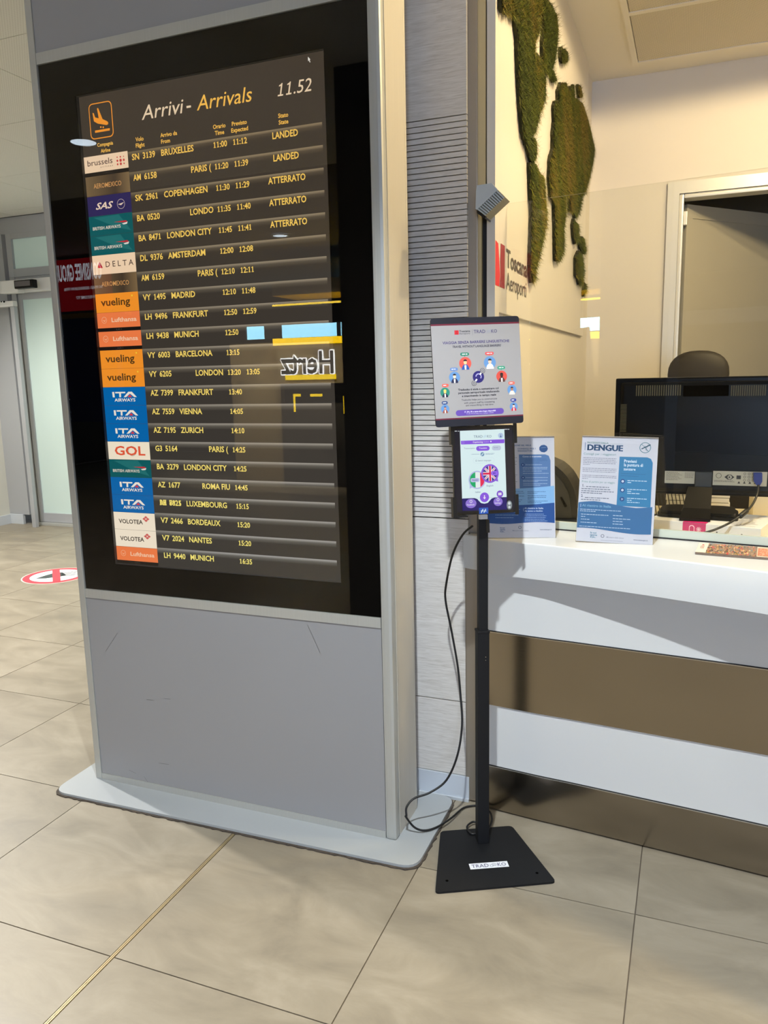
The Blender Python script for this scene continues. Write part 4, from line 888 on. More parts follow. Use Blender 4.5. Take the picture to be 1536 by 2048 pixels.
for (x, y, r, bg, cl, sk, hr, bub, bx, by) in av:
    p = U(x, y); R_ = r / 1288 * BW; s.disc(p[0], p[1], R_, rgb(*bg)); s.L = 4
    s.disc(p[0], p[1] - R_ * .98, R_ * .62, rgb(*cl), ry=R_ * .85, a0=0, a1=180, n=14); s.L = 5
    s.disc(p[0], p[1] + R_ * .15, R_ * .27, rgb(*sk), ry=R_ * .36, n=14); s.L = 6; s.disc(p[0], p[1] + R_ * .34, R_ * .31, rgb(*hr), ry=R_ * .30, a0=0, a1=180, n=10); s.L = 5
    s.poly([(p[0] - R_ * .12, p[1] - R_ * .98), (p[0] + R_ * .12, p[1] - R_ * .98), (p[0] + R_ * .16, p[1] - R_ * .3), (p[0] - R_ * .16, p[1] - R_ * .3)], rgb(240, 236, 230)); s.L = 3
    q = U(bx, by); bw = R_ * .72; s.rrect(q[0] - bw, q[1] - .0042, q[0] + bw, q[1] + .0042, .0040, rgb(*bub)); s.poly([(q[0] - .002, q[1] - .004), (q[0] + .002, q[1] - .004), (q[0], q[1] - .0065)], rgb(*bub)); s.L = 4
    s.words(q[0] - bw * .62, q[1] - .0010, q[0] + bw * .62, .0022, rgb(226, 226, 226), int(x)); s.L = 3
p = U(775, 978); s.disc(p[0], p[1], .0158, rgb(36, 30, 104)); s.L = 4
for k in range(10):
    a = math.radians(-30 + 22 * k); s.disc(p[0] + .0005 + .0072 * math.cos(a), p[1] + .001 + .0072 * math.sin(a), .0017, rgb(170, 168, 214), n=8)
for (x, y) in ((834, 888), (712, 1070)):
    q = U(x, y); s.L = 5; s.line(p[0] + (q[0] - p[0]) * .35, p[1] + (q[1] - p[1]) * .35, q[0], q[1], .0042, rgb(232, 232, 238)); s.L = 6
    s.disc(q[0], q[1], .0070, rgb(40, 38, 56), n=20); s.L = 7; s.disc(q[0], q[1], .0060, PAP, n=20); s.L = 8; s.ring(q[0], q[1], .0034, .0010, rgb(60, 58, 70), n=12)
s.mb.build('printed_sheet', M['print'], brd)

# tablet in its holder
c1, a1, b1, n1 = frame_at((-.520, 2.060, 1.150), .635, .112, -.015); TW, TH = .183, .245
tb = thing('tablet', 'black tablet in a bracket holder showing a bright translation app', 'tablet', tuple(c1 - b1 * TH / 2))
m = MB(); slab(m, c1, a1, b1, n1, -TW / 2 + .002, TW / 2 - .002, -TH / 2 + .002, TH / 2 - .002, -.010, -.0008, .008); m.build('case', M['blackplastic'], tb)
CT_ = [(130, 98), (1240, 72), (1282, 1650), (172, 1712)]
s = Sheet(c1 - a1 * TW / 2 - b1 * TH / 2, a1, b1, MB(), 0, .00012)
def V(x, y): return U(x, y, CT_, TW, TH)
s.poly([(x + .002, y + .002) for x, y in outline(TW - .004, TH - .004, .008)], rgb(6, 6, 10)); s.L = 1
pa, pb = V(146, 215), V(1190, 1600)
s.poly([V(150, 170), V(150 + 35, 1640), V(1240, 1600), V(1195, 140)], rgb(20, 20, 40)); s.L = 2
WHT, PUR, NAV = rgb(226, 246, 252), rgb(140, 88, 232), rgb(30, 14, 110)
s.poly([V(270, 192), V(1056, 160), V(1096, 1372), V(306, 1398)], WHT)
s.poly([V(306, 1392), V(1094, 1366), V(1103, 1590), V(313, 1612)], NAV)
for x0, x1, y in ((182, 222, 197), (238, 258, 197), (1040, 1110, 165), (1118, 1145, 165)):
    p, q = V(x0, y), V(x1, y); s.rect(p[0], p[1] - .0008, q[0], p[1] + .0008, rgb(235, 240, 250))
s.L = 3
p, q = V(512, 320), V(828, 306); tradooko(s, p[0], (p[1] + q[1]) / 2, q[0] - p[0], .0068, rgb(104, 130, 160), rgb(176, 206, 232))
p = V(990, 276); s.disc(p[0], p[1], .0076, rgb(186, 206, 240)); s.L = 4; s.disc(p[0], p[1] + .0014, .0013, rgb(60, 90, 150), n=10); s.disc(p[0], p[1] - .0028, .0024, rgb(60, 90, 150), ry=.0018, n=10); s.L = 3
s.poly([V(288, 368), V(1056, 340), V(1058, 402), V(1046, 410), V(298, 434), V(290, 424)], PUR); s.L = 4
def TV(t, xa, xb, y, cap, col, bold=0): TX(t, xa, xb, y, cap, col, bold, 0, CT_, TW, TH, s, 1578.0)
TV('Captioning', 496, 672, 402, 26, rgb(244, 236, 250), 1); TV('disabled', 684, 780, 394, 20, rgb(212, 190, 250)); p = V(815, 380); s.disc(p[0], p[1], .0020, rgb(250, 246, 255), n=12)
p = V(325, 398); s.ring(p[0], p[1], .0034, .0007, rgb(190, 160, 250), n=14); s.L = 3
p, q = V(556, 548), V(792, 456); s.rrect(p[0], p[1], q[0], q[1], .0066, PUR); s.L = 4; TV('Translate', 604, 744, 508, 24, rgb(240, 226, 255), 1); s.L = 3
TV('Transcription', 342, 538, 512, 24, rgb(120, 140, 168)); p, q = V(836, 540), V(996, 448); s.rrect(p[0], p[1], q[0], q[1], .0066, rgb(196, 208, 232)); s.L = 4; p = V(868, 492); s.words(p[0], p[1] - .0005, p[0] + .014, .0013, rgb(140, 150, 190), 4); s.L = 3
p = V(665, 605); s.disc(p[0], p[1], .0056, rgb(110, 150, 190)); s.L = 4; s.line(p[0] - .003, p[1] - .003, p[0] + .003, p[1] + .003, .002, WHT); s.L = 3
for xa, xb, yy, sd in ((470, 612, 612, 1), (720, 876, 598, 2), (720, 860, 612, 5)):
    p, q = V(xa, yy), V(xb, yy); s.words(p[0], p[1], q[0], .0010, rgb(130, 160, 190), sd)
p, q = V(500, 770), V(880, 665); s.rrect(p[0], p[1], q[0], q[1], .007, rgb(206, 226, 240)); s.L = 4; p, q = V(503, 767), V(877, 668); s.rrect(p[0], p[1], q[0], q[1], .0066, WHT); s.L = 5
p = V(556, 720); s.ring(p[0], p[1], .0024, .0006, rgb(90, 110, 140), n=12); TV('Switch languages', 586, 820, 728, 24, rgb(110, 130, 160)); s.L = 3
# speech bubbles with the two flags
ps = (570, 1062); p = V(*ps); R1 = 150 / 1110 * TW
s.disc(p[0], p[1], R1, rgb(186, 190, 240), n=40); s.poly([V(440, 1130), V(440, 1222), V(500, 1180)], rgb(186, 190, 240)); s.L = 4
def dcut(px, py, r, xa, xb, col):
    a = [(px + x, py + math.sqrt(max(r * r - x * x, 0))) for x in np.linspace(xa, xb, 9)]; b = [(px + x, py - math.sqrt(max(r * r - x * x, 0))) for x in np.linspace(xb, xa, 9)]; s.poly(a + b, col)
r = R1 * .87; dcut(p[0], p[1], r, -r, -r * .22, rgb(20, 176, 110)); dcut(p[0], p[1], r, -r * .22, r * .42, rgb(240, 246, 248)); dcut(p[0], p[1], r, r * .42, r, rgb(240, 40, 90)); s.L = 5
q = V(530, 1065); s.rrect(q[0] - .0125, q[1] - .0055, q[0] + .0135, q[1] + .0055, .005, rgb(196, 200, 240)); s.L = 6; TV('ITALIANO', 478, 590, 1078, 24, rgb(96, 80, 150), 1)
s.L = 7; p = V(797, 948); s.disc(p[0], p[1], R1 * 1.04, rgb(140, 92, 226), n=40); s.poly([V(880, 1075), V(944, 1092), V(930, 1010)], rgb(140, 92, 226)); s.L = 8
r = R1 * .84; s.disc(p[0], p[1], r, rgb(58, 56, 140), n=36)
s.L = 9
for a in (45, 135):
    ca, sa = math.cos(math.radians(a)) * r, math.sin(math.radians(a)) * r; s.line(p[0] - ca, p[1] - sa, p[0] + ca, p[1] + sa, .0060, rgb(240, 240, 250)); s.L += 1
for a in (45, 135):
    ca, sa = math.cos(math.radians(a)) * r, math.sin(math.radians(a)) * r; s.line(p[0] - ca, p[1] - sa, p[0] + ca, p[1] + sa, .0016, rgb(230, 50, 90)); s.L += 1
s.line(p[0] - r, p[1], p[0] + r * .98, p[1], .0094, rgb(240, 240, 250)); s.L += 1; s.line(p[0], p[1] - r, p[0], p[1] + r, .0094, rgb(240, 240, 250)); s.L += 1
s.line(p[0] - r, p[1], p[0] + r, p[1], .0054, rgb(226, 30, 80)); s.L += 1; s.line(p[0], p[1] - r, p[0], p[1] + r, .0054, rgb(226, 30, 80)); s.L += 1
q = V(872, 942); s.rrect(q[0] - .010, q[1] - .006, q[0] + .0105, q[1] + .006, .0058, rgb(150, 106, 236)); s.L += 1; TV('EN', 848, 892, 954, 24, rgb(70, 40, 150), 1); s.L = 3
TV('English', 738, 860, 1178, 30, rgb(104, 130, 160)); TV('Italian', 536, 634, 1292, 30, rgb(104, 130, 160))
p = V(700, 1372)
pts = [V(x, y) for x, y in ((520, 1386), (570, 1400), (605, 1440), (640, 1475), (700, 1486), (760, 1470), (795, 1430), (830, 1392), (880, 1376))]
s.poly(pts, WHT); s.L = 4; s.disc(p[0], p[1], .0133, PUR, n=30); s.L = 5; s.rrect(p[0] - .0014, p[1] - .002, p[0] + .0014, p[1] + .0062, .0013, rgb(244, 232, 255)); s.poly([(p[0] - .0042, p[1]), (p[0] + .0042, p[1]), (p[0], p[1] - .0062)], rgb(244, 232, 255)); s.L = 3
p = V(975, 1312); s.disc(p[0], p[1], .0096, rgb(132, 84, 216), n=24); s.L = 4; s.rect(p[0] - .0048, p[1] - .0034, p[0] + .0048, p[1] + .0036, rgb(246, 238, 255)); s.L = 5; s.disc(p[0], p[1], .0010, PUR, n=8); s.L = 3
for (x, y, ryr, t_, xa, xb) in ((462, 1482, 82, 'Feedback', 388, 524), (942, 1450, 76, 'Settings', 880, 994)):
    p = V(x, y); s.disc(p[0], p[1], (96 if x < 600 else 82) / 1110 * TW, rgb(146, 118, 220), ry=ryr / 1578 * TH, n=30); s.L = 4
    s.ring(p[0], p[1] + .0055, .0042, .0016, rgb(240, 232, 255), n=12); TV(t_, xa, xb, y + 34, 24, rgb(238, 230, 255), 1); s.L = 3
p = V(1146, 1510); s.disc(p[0], p[1], .0082, rgb(130, 140, 148), ry=.0125, n=24); s.L = 4; s.disc(p[0], p[1] + .0050, .0042, rgb(220, 226, 232), n=14); s.disc(p[0], p[1] - .0056, .0036, rgb(220, 226, 232), n=14); s.L = 3
p, q = V(605, 1680), V(766, 1552); s.rrect(p[0], p[1] + .0012, q[0], q[1], .0012, rgb(34, 90, 196)); s.L = 4; p, q = V(640, 1650), V(735, 1580); s.line(p[0], p[1], p[0] + .006, q[1], .0028, rgb(216, 230, 246)); s.line(p[0] + .008, p[1], p[0] + .014, q[1], .0028, rgb(216, 230, 246)); s.line(p[0] - .001, (p[1] + q[1]) / 2 + .001, p[0] + .016, (p[1] + q[1]) / 2 - .001, .0018, rgb(216, 230, 246))
s.mb.build('display', M['screen'], tb)
m = MB(); slab(m, c1, a1, b1, n1, -TW / 2 + .002, TW / 2 - .002, -TH / 2 + .002, TH / 2 - .002, .0016, .0022, .008); m.build('front_glass', M['glass'], tb)
hd = thing('tablet_holder', 'black clamp bracket gripping the tablet by its four corners', 'holder', tuple(c1 - b1 * TH / 2 - n1 * .012))
m = MB(); slab(m, c1, a1, b1, n1, -.055, .055, -.08, .08, -.020, -.0105, .006); slab(m, c1, a1, b1, n1, -.020, .020, -.03, .03, -.045, -.020); m.build('back_plate', M['blackplastic'], hd)
for sx in (-1, 1):
    for (ya_, yb_) in ((-TH / 2 - .004, -TH / 2 + .052), (TH / 2 - .052, TH / 2 + .002)):
        m = MB(); x0, x1 = sorted((sx * (TW / 2 + .0005), sx * (TW / 2 + .0045))); slab(m, c1, a1, b1, n1, x0, x1, ya_, yb_, -.012, .003, .0018)
        x0, x1 = sorted((sx * (TW / 2 - .006), sx * (TW / 2 + .0045))); slab(m, c1, a1, b1, n1, x0, x1, ya_, yb_, .0024, .0044, .0015)
        m.build('clamp_arm', M['blackplastic'], hd)
m = MB(); slab(m, c1, a1, b1, n1, -TW / 2 + .001, -TW / 2 + .038, -TH / 2 - .0050, -TH / 2 + .0012, -.012, .0032, .002); m.build('lower_lip', M['blackplastic'], hd)
m = MB(); slab(m, c1, a1, b1, n1, -.010, .012, -TH / 2 - .014, -TH / 2 - .001, -.03, -.018, .001); m.build('charging_plug', M['whiteplastic'], hd).__setitem__('label', 'short white plug under the tablet')
m = MB(); slab(m, c1, a1, b1, n1, .010, .017, -TH / 2 - .052, -TH / 2 - .016, -.026, -.018, .001); m.build('release_lever', M['blackplastic'], hd)
# board support
m = MB(); slab(m, c0, a0, b0, n0, -.02, .02, -BH / 2 + .004, BH / 2 - .06, -.040, -.030); slab(m, c0, a0, b0, n0, -.02, .02, -BH / 2 + .01, -BH / 2 + .05, -.0305, -.0062); m.build('support_strip', M['blackmetal'], brd)

p_ = c0 - b0 * (BH / 2 - .03) - n0 * .0485
m = MB(); m.tube([(px_, py_ + .004, 1.06), (px_, py_ + .010, 1.20), (p_.x, p_.y + .006, p_.z)], .008, 8); m.build('neck_rod', M['blackmetal'], st)
# power cable
def H(x, y, ax, v): return Vector(at(x, y, ax, v))
pts = [H(945, 1052, 1, 2.115), H(925, 1070, 1, 2.14), H(905, 1110, 1, 2.17), H(893, 1165, 1, 2.20), H(891, 1200, 1, 2.21), H(903, 1262, 1, 2.22), H(915, 1330, 1, 2.22), H(921, 1390, 1, 2.21), H(924, 1450, 1, 2.19), H(915, 1510, 1, 2.165), H(893, 1560, 1, 2.15),
       H(860, 1585, 1, 2.12), H(828, 1597, 1, 2.09), Vector((-.768, 2.066, .095)), Vector((-.765, 2.055, .072)), H(812, 1634, 1, 2.05), H(828, 1654, 2, .035), H(848, 1661, 2, .020), H(872, 1655, 2, .017), H(900, 1638, 2, .016), H(925, 1617, 2, .006), Vector((-.622, 2.285, .005)), Vector((-.604, 2.290, .006)), H(962, 1620, 2, .006), H(978, 1622, 2, .008), H(984, 1640, 2, .012), H(975, 1660, 2, .012), Vector((-.548, 2.150, .011)), H(944, 1668, 2, .011), H(934, 1654, 2, .013), H(945, 1644, 2, .013), Vector((-.575, 2.185, .012))]
m = MB(); m.tube(spline(pts, 6), .0033, 8)
tag(m.build('power_cable', M['cable']), 'thin black power cable looping from the tablet stand down to the floor', 'cable')

# ------------------------------------------------------------------ acrylic sign holders on the counter
def wave(s, x0, x1, ya, yb, ytop_fn, ybot_fn, col, n=14):
    top = [(x0 + (x1 - x0) * k / n, ytop_fn(k / n)) for k in range(n + 1)]; bot = [(x0 + (x1 - x0) * k / n, ybot_fn(k / n)) for k in range(n, -1, -1)]
    for k in range(n):
        xa, xb = x0 + (x1 - x0) * k / n, x0 + (x1 - x0) * (k + 1) / n
        s.poly([(xa, ybot_fn(k / n)), (xb, ybot_fn((k + 1) / n)), (xb, ytop_fn((k + 1) / n)), (xa, ytop_fn(k / n))], col)
def holder(c, yaw, tilt, roll, w, h, label, draw):
    c, a, b, n = frame_at((c[0] * KS, c[1] * KS, CAMH + (c[2] - CAMH) * KS + .001), yaw, tilt, roll); w *= KS; h *= KS
    foot = c - b * h / 2
    th = thing('sign_holder', label, 'sign holder', (foot.x, foot.y, CT), 'acrylic sign holders on the counter')
    m = MB(); slab(m, c, a, b, n, -w / 2, w / 2, -h / 2, h / 2, .0006, .0026); m.build('front_sheet', M['acrylic'], th)
    m = MB(); slab(m, c, a, b, n, -w / 2, w / 2, -h / 2, h / 2, -.0040, -.0018); m.build('rear_sheet', M['acrylic'], th)
    m = MB(); slab(m, c, a, b, n, -w / 2 + .001, w / 2 - .001, h / 2 - .0006, h / 2 + .0016, -.0040, .0026); m.build('top_edge', M['edge_clear'], th)
    m = MB(); nn = Vector((n.x, n.y, 0)).normalized(); q = Vector((foot.x, foot.y, CT + .0014)) - nn * .040; R = Matrix((a.to_2d().to_3d().normalized(), -nn, (0, 0, 1))).transposed()
    m.obox(q.x, q.y, q.z, w, .076, .0022, R=R); m.build('foot', M['acrylic'], th)
    s = Sheet(c - a * w / 2 - b * h / 2 - n * .0014, a, b, MB(), 0, .00008); s.rect(.0015, .0015, w - .0015, h - .0015, rgb(208, 208, 214)); s.L = 2
    m2 = MB(); slab(m2, c, a, b, n, -w / 2 + .001, w / 2 - .001, -h / 2 + .001, h / 2 - .001, -.0017, -.00145); m2.build('paper_insert', M['paper'], th)
    draw(s, w, h); s.mb.build('printed_page', M['print'], th)
M['edge_clear'] = plain('polished_acrylic_edge', rgb(168, 160, 150), .15, .1)
DC = [(737, 66), (1526, 87), (1464, 1193), (671, 1137)]
def draw_dengue(s, w, h):
    D = lambda x, y: U(x, y, DC, w, h)
    T = lambda t, xa, xb, y, cap, col, bold=0, ital=0: TX(t, xa, xb, y, cap, col, bold, ital, DC, w, h, s, 1090.0)
    TEAL, NB, GR = rgb(44, 124, 168), rgb(50, 96, 142), rgb(92, 134, 132); TXT = rgb(84, 92, 110)
    p, q = D(765, 208), D(765, 128); s.rect(p[0], p[1], p[0] + .0014, q[1], NB)
    T('PROTEGGITI DALLA', 790, 1012, 142, 17, GR, 1); [T('DENGUE', 788 + q_, 1160 + q_, 214, 58, rgb(40, 88, 130), 1) for q_ in (-3, 0, 3)]
    p, q = D(1030, 146), D(1162, 147); s.line(p[0], p[1], q[0], q[1], .0004, GR)
    T('Consigli per i viaggiatori', 752, 1092, 260, 21, rgb(96, 138, 140)); T('Prima di partire per un viaggio', 735, 1080, 546, 20, rgb(110, 148, 146))
    sd = 0
    for y0, n, last in ((286, 5, 820), (392, 3, 1084), (464, 3, 800)):
        for k in range(n):
            p, q = D(750 - (y0 - 280) * .06, y0 + k * 17), D(1096 if k < n - 1 else last, y0 + k * 17); s.words(p[0], p[1] - .0008, q[0], .0016, rgb(120, 122, 138), sd); sd += 1
    T('1.', 738, 762, 582, 26, rgb(60, 70, 92), 1); T('2.', 728, 750, 688, 26, rgb(60, 70, 92), 1)
    for xa, xb, y in ((780, 1020, 582), (732, 1034, 602), (730, 1072, 624), (728, 952, 644), (768, 1018, 694), (728, 940, 712)):
        p, q = D(xa, y), D(xb, y); s.words(p[0], p[1] - .0009, q[0], .0020, TXT, sd); sd += 1
    # teal card
    pts = [D(1128, 276), D(1410, 284), D(1446, 300), D(1464, 340), D(1440, 800), D(1096, 780)]
    s.poly(pts, TEAL); s.L += 1
    T('Previeni', 1172, 1302, 338, 30, rgb(214, 232, 240), 1); T('la puntura di', 1170, 1366, 378, 30, rgb(214, 232, 240), 1); T('zanzare', 1168, 1290, 418, 26, rgb(214, 232, 240), 1)
    for xa, xb, y in ((1146, 1400, 450), (1144, 1320, 472)): p, q = D(xa, y), D(xb, y); s.words(p[0], p[1] - .0006, q[0], .0013, rgb(30, 96, 140), sd); sd += 1
    for (y, n) in ((530, 2), (620, 3), (712, 3)):
        p = D(1160 - (y - 530) * .04, y); s.disc(p[0], p[1], .0068, rgb(30, 76, 130), n=20); s.L += 1
        s.disc(p[0], p[1], .0034, rgb(230, 238, 244), n=3 if y > 700 else 14); s.L += 1
        s.disc(p[0], p[1], .0012, rgb(30, 76, 130), n=8); s.L -= 2
        for k in range(n): a_, b_ = D(1208 - (y - 530) * .03, y - 8 + 20 * k), D((1400, 1250, 1330)[k % 3] if k else 1404, y - 8 + 20 * k); s.words(a_[0], a_[1] - .0009, b_[0], .0020, rgb(206, 226, 236), sd); sd += 1
    s.L += 1
    # lower wave
    yt = lambda t: D(700 + 756 * t, 742 - 6 * math.sin(t * 6.28) * 2 + (0 if t < .2 else 52 * min(1, (t - .2) / .6)))[1]
    yb = lambda t: D(688 + 760 * t, 1000 + 76 * (1 - math.cos(min(1, t * 1.08) * math.pi)) / 2)[1]
    x0, x1 = D(694, 860)[0], D(1452, 930)[0]; s.L = 5; wave(s, x0, x1, 0, 0, yt, yb, rgb(52, 106, 152)); s.L = 6
    p, q = D(722, 790), D(722, 758); s.rect(p[0], p[1], p[0] + .0012, q[1], rgb(190, 210, 226))
    T('Al rientro in Italia', 740, 1040, 792, 24, rgb(120, 168, 196), 1)
    for xa, xb, y in ((718, 1142, 812), (718, 884, 828), (728, 1014, 860), (728, 772, 882), (728, 816, 908), (724, 894, 938), (1060, 1166, 876), (1058, 1248, 906), (1058, 1160, 932), (1056, 1164, 958), (710, 1244, 975)):
        p, q = D(xa, y + (y - 800) * .05), D(xb, y + (y - 800) * .05); s.words(p[0], p[1] - .0008, q[0], .0019, rgb(186, 206, 222), sd); sd += 1
    s.L = 3
    p = D(1388, 184); s.ring(p[0], p[1], .0158, .0017, rgb(60, 120, 132)); s.line(p[0] - .010, p[1] + .010, p[0] + .010, p[1] - .011, .0013, rgb(60, 120, 132)); s.line(p[0] - .010, p[1] - .004, p[0] + .0145, p[1] + .009, .0030, rgb(40, 84, 104)); s.line(p[0] - .002, p[1] + .006, p[0] + .006, p[1] - .010, .0010, rgb(40, 84, 104)); s.line(p[0] + .001, p[1] - .008, p[0] + .008, p[1] + .010, .0010, rgb(40, 84, 104))
    T('Se vuoi', 824, 890, 1062, 17, rgb(50, 124, 150), 1); T('saperne', 822, 896, 1084, 17, rgb(50, 124, 150), 1); T('di piu...', 822, 886, 1104, 17, rgb(50, 124, 150), 1)
    p = D(953, 1088); s.ring(p[0], p[1], .0050, .0014, rgb(90, 96, 110), n=18); T('Ministero della Salute', 990, 1170, 1112, 14, rgb(130, 134, 150), 0, .3); p, q = D(936, 1124), D(1166, 1136); s.words(p[0], p[1] - .002, q[0], .0011, rgb(140, 144, 156), 9)
    T('www.salute.gov.it', 1268, 1412, 1138, 12, rgb(104, 110, 130), 1)
holder((-.198, 2.375, 1.058), .077, .256, -.027, .220, .318, 'clear sign holder with the white and blue dengue notice on the counter', draw_dengue)
VC = [(-179, 66), (468, 50), (482, 1105), (-220, 1121)]
def draw_virus(s, w, h):
    D = lambda x, y: U(x, y, VC, w, h)
    T = lambda t, xa, xb, y, cap, col, bold=0, ital=0: TX(t, xa, xb, y, cap, col, bold, ital, VC, w, h, s, 1055.0)
    NB = rgb(60, 100, 150)
    T('PROTEZIONE E TRASMISSIONE DEL VIRUS', -150, 248, 156, 15, NB, 1); T('CONSIGLI PER I', 118, 290, 188, 17, rgb(80, 110, 150), 1); T('VIAGGIATORI', 118, 260, 212, 17, rgb(80, 110, 150), 1)
    p = D(364, 176); s.disc(p[0], p[1], .0135, rgb(34, 78, 130), ry=.0120, n=9); s.L += 1; s.line(p[0] - .007, p[1] + .002, p[0] + .008, p[1] + .004, .0010, rgb(130, 160, 196)); s.L -= 1
    p, q = D(50, 214), D(74, 172); s.rect(p[0], p[1], q[0], q[1], rgb(44, 60, 92)); p, q = D(52, 240), D(72, 228); s.rect(p[0], p[1], q[0], q[1], rgb(220, 150, 100))
    s.poly([D(130, 242), D(380, 236), D(414, 250), D(430, 300), D(430, 640), D(130, 640)], rgb(84, 122, 170)); s.L += 1
    T('Come si trasmette', 164, 344, 268, 15, rgb(222, 230, 240), 1); sd = 20
    for xa, xb, y in ((190, 400, 290), (185, 400, 306), (185, 330, 322), (190, 350, 350), (165, 400, 378), (165, 402, 394), (165, 350, 416), (165, 415, 440), (190, 410, 484), (165, 400, 512), (165, 310, 526), (165, 402, 548), (165, 330, 564)):
        p, q = D(xa, y), D(xb, y); s.words(p[0], p[1] - .0007, q[0], .0014, rgb(178, 198, 222) if y > 340 else rgb(60, 100, 150), sd); sd += 1
    for y in (350, 484): p = D(165, y); s.disc(p[0], p[1], .0052, rgb(36, 76, 134), n=18); s.L += 1; s.disc(p[0], p[1], .0022, rgb(150, 180, 214), n=10); s.L -= 1
    s.L -= 1
    for k in range(16):
        y = 282 + k * 18
        if k in (6, 8, 9, 12): continue
        p, q = D(-130, y), D((110, 80, 112, 96)[k % 4], y); s.words(p[0], p[1] - .0007, q[0], .0014, rgb(110, 112, 128), sd); sd += 1
    s.L = 5; x0, x1 = D(-190, 600)[0], D(466, 600)[0]
    f1 = lambda t: D(0, 610 + 0 * t)[1] + .012 * (t ** 2) * .9; f2 = lambda t: D(0, 770)[1] - .004 * math.sin(t * 3.14) + .006 * t; f3 = lambda t: D(0, 960)[1] - .003 * math.sin(t * 6.28)
    wave(s, x0, x1, 0, 0, f1, f2, rgb(136, 184, 226)); wave(s, x0, x1, 0, 0, f2, f3, rgb(20, 76, 146)); s.L = 6
    for xa, xb, y in ((-120, 170, 634), (-120, 172, 652), (-120, 168, 684), (-120, 150, 722), (-120, 140, 740), (205, 384, 630), (205, 300, 646), (205, 388, 672), (205, 384, 690), (205, 240, 706), (205, 400, 728), (205, 340, 744)):
        p, q = D(xa, y), D(xb, y); s.words(p[0], p[1] - .0006, q[0], .0014, rgb(40, 80, 130), sd); sd += 1
    T('Al rientro in Italia', 172, 358, 808, 16, rgb(210, 222, 238), 1); T('da zone a rischio', 172, 352, 836, 15, rgb(190, 208, 232), 1); p, q = D(160, 836), D(160, 798); s.rect(p[0], p[1], p[0] + .0008, q[1], rgb(190, 208, 232))
    for xa, xb, y in ((-120, 126, 824), (-120, 90, 850), (-120, 110, 880), (-120, 60, 908), (172, 362, 864), (172, 388, 882), (172, 382, 900), (172, 372, 918), (172, 398, 934)):
        p, q = D(xa, y), D(xb, y); s.words(p[0], p[1] - .0006, q[0], .0014, rgb(160, 186, 222), sd); sd += 1
    s.L = 3; T('Se vuoi', -78, -30, 1018, 15, rgb(60, 100, 150), 1); T('saperne', -78, -28, 1036, 15, rgb(60, 100, 150), 1); T('di piu...', -78, -34, 1056, 15, rgb(60, 100, 150), 1)
    p = D(122, 1002); s.ring(p[0], p[1], .0047, .0014, rgb(90, 96, 110), n=18); T('Ministero della Salute', 44, 208, 1042, 13, rgb(140, 144, 160), 0, .3); T('www.salute.gov.it', 322, 440, 1024, 12, rgb(104, 110, 130), 1)
cc_ = Vector((-.372, 2.37, 0)) - Vector((math.cos(.314), math.sin(.314), 0)) * .1065 - Vector((math.sin(.314), -math.cos(.314), 0)) * .04
holder((cc_.x, cc_.y, 1.0575), .314, .256, -.01, .213, .316, 'clear sign holder with the pale blue virus notice, half hidden by the tablet', draw_virus)

# leaflets lying on the counter edge
lf = thing('leaflet', 'folded leaflet with a crowded brown picture lying on the counter in front of the glass', 'leaflet', (.13, 2.31, CT))
a4 = [at(x, y, 2, CT + .007) for x, y in ((1390.4, 1104), (1536, 1115), (1536, 1092.8), (1398, 1085.6))]
exl = (Vector(a4[1]) - Vector(a4[0])).normalized(); eyl = Vector((-exl.y, exl.x, 0)); o_ = Vector(a4[0]); LW, LH = .235, .128
m = MB(); P4 = [o_, o_ + exl * LW, o_ + exl * LW + eyl * LH, o_ + eyl * LH]; vs = [(p.x, p.y, z) for z in (CT + .0006, CT + .0066) for p in P4]
m.mesh(vs, [(3, 2, 1, 0), (4, 5, 6, 7), (0, 1, 5, 4), (1, 2, 6, 5), (2, 3, 7, 6), (3, 0, 4, 7)]); m.build('folded_sheets', plain('leaflet_edge', rgb(116, 98, 84), .6, var=.3, vscale=50), lf)
s = Sheet((o_.x, o_.y, CT + .0068), exl, eyl, MB(), 0, .0001); rnd = random.Random(11)
s.rect(0, 0, LW, LH, rgb(214, 196, 172)); s.L = 1; s.rect(.026, .0, .150, LH, rgb(150, 124, 100)); s.L = 2
for i in range(420):
    x, y = rnd.uniform(.027, .148), rnd.uniform(.002, LH - .004); c = rnd.choice([(96, 72, 60), (70, 58, 52), (206, 150, 96), (226, 190, 150), (176, 110, 80), (206, 84, 80), (120, 130, 130), (196, 160, 80)])
    if x > .125 and rnd.random() < .5: continue
    s.L = 2 + (i % 6) * .5; s.disc(x, y, rnd.uniform(.0008, .0028), rgb(*c), ry=rnd.uniform(.003, .010), n=6)
s.L = 6; s.rect(0, .0, .025, LH, rgb(232, 220, 200)); s.L = 7; s.rect(.010, .094, .015, .106, rgb(190, 40, 50)); 
for k in range(3): s.rect(.008 + k * .0035, .050 + 0 * k, .0095 + k * .0035, .088, rgb(170, 90, 80))
s.rect(.152, .012, .192, LH - .020, rgb(208, 130, 96))
s.L = 8
for k in range(60): s.disc(rnd.uniform(.154, .190), rnd.uniform(.016, LH - .024), .0012, rgb(236, 190, 160), ry=.004, n=6)
for k in range(3): s.rect(.202 + k * .004, .02, .204 + k * .004, .10, rgb(220, 140, 110))
s.rect(.220, 0, LW, LH, rgb(120, 180, 190)); s.mb.build('printed_page', M['print'], lf)

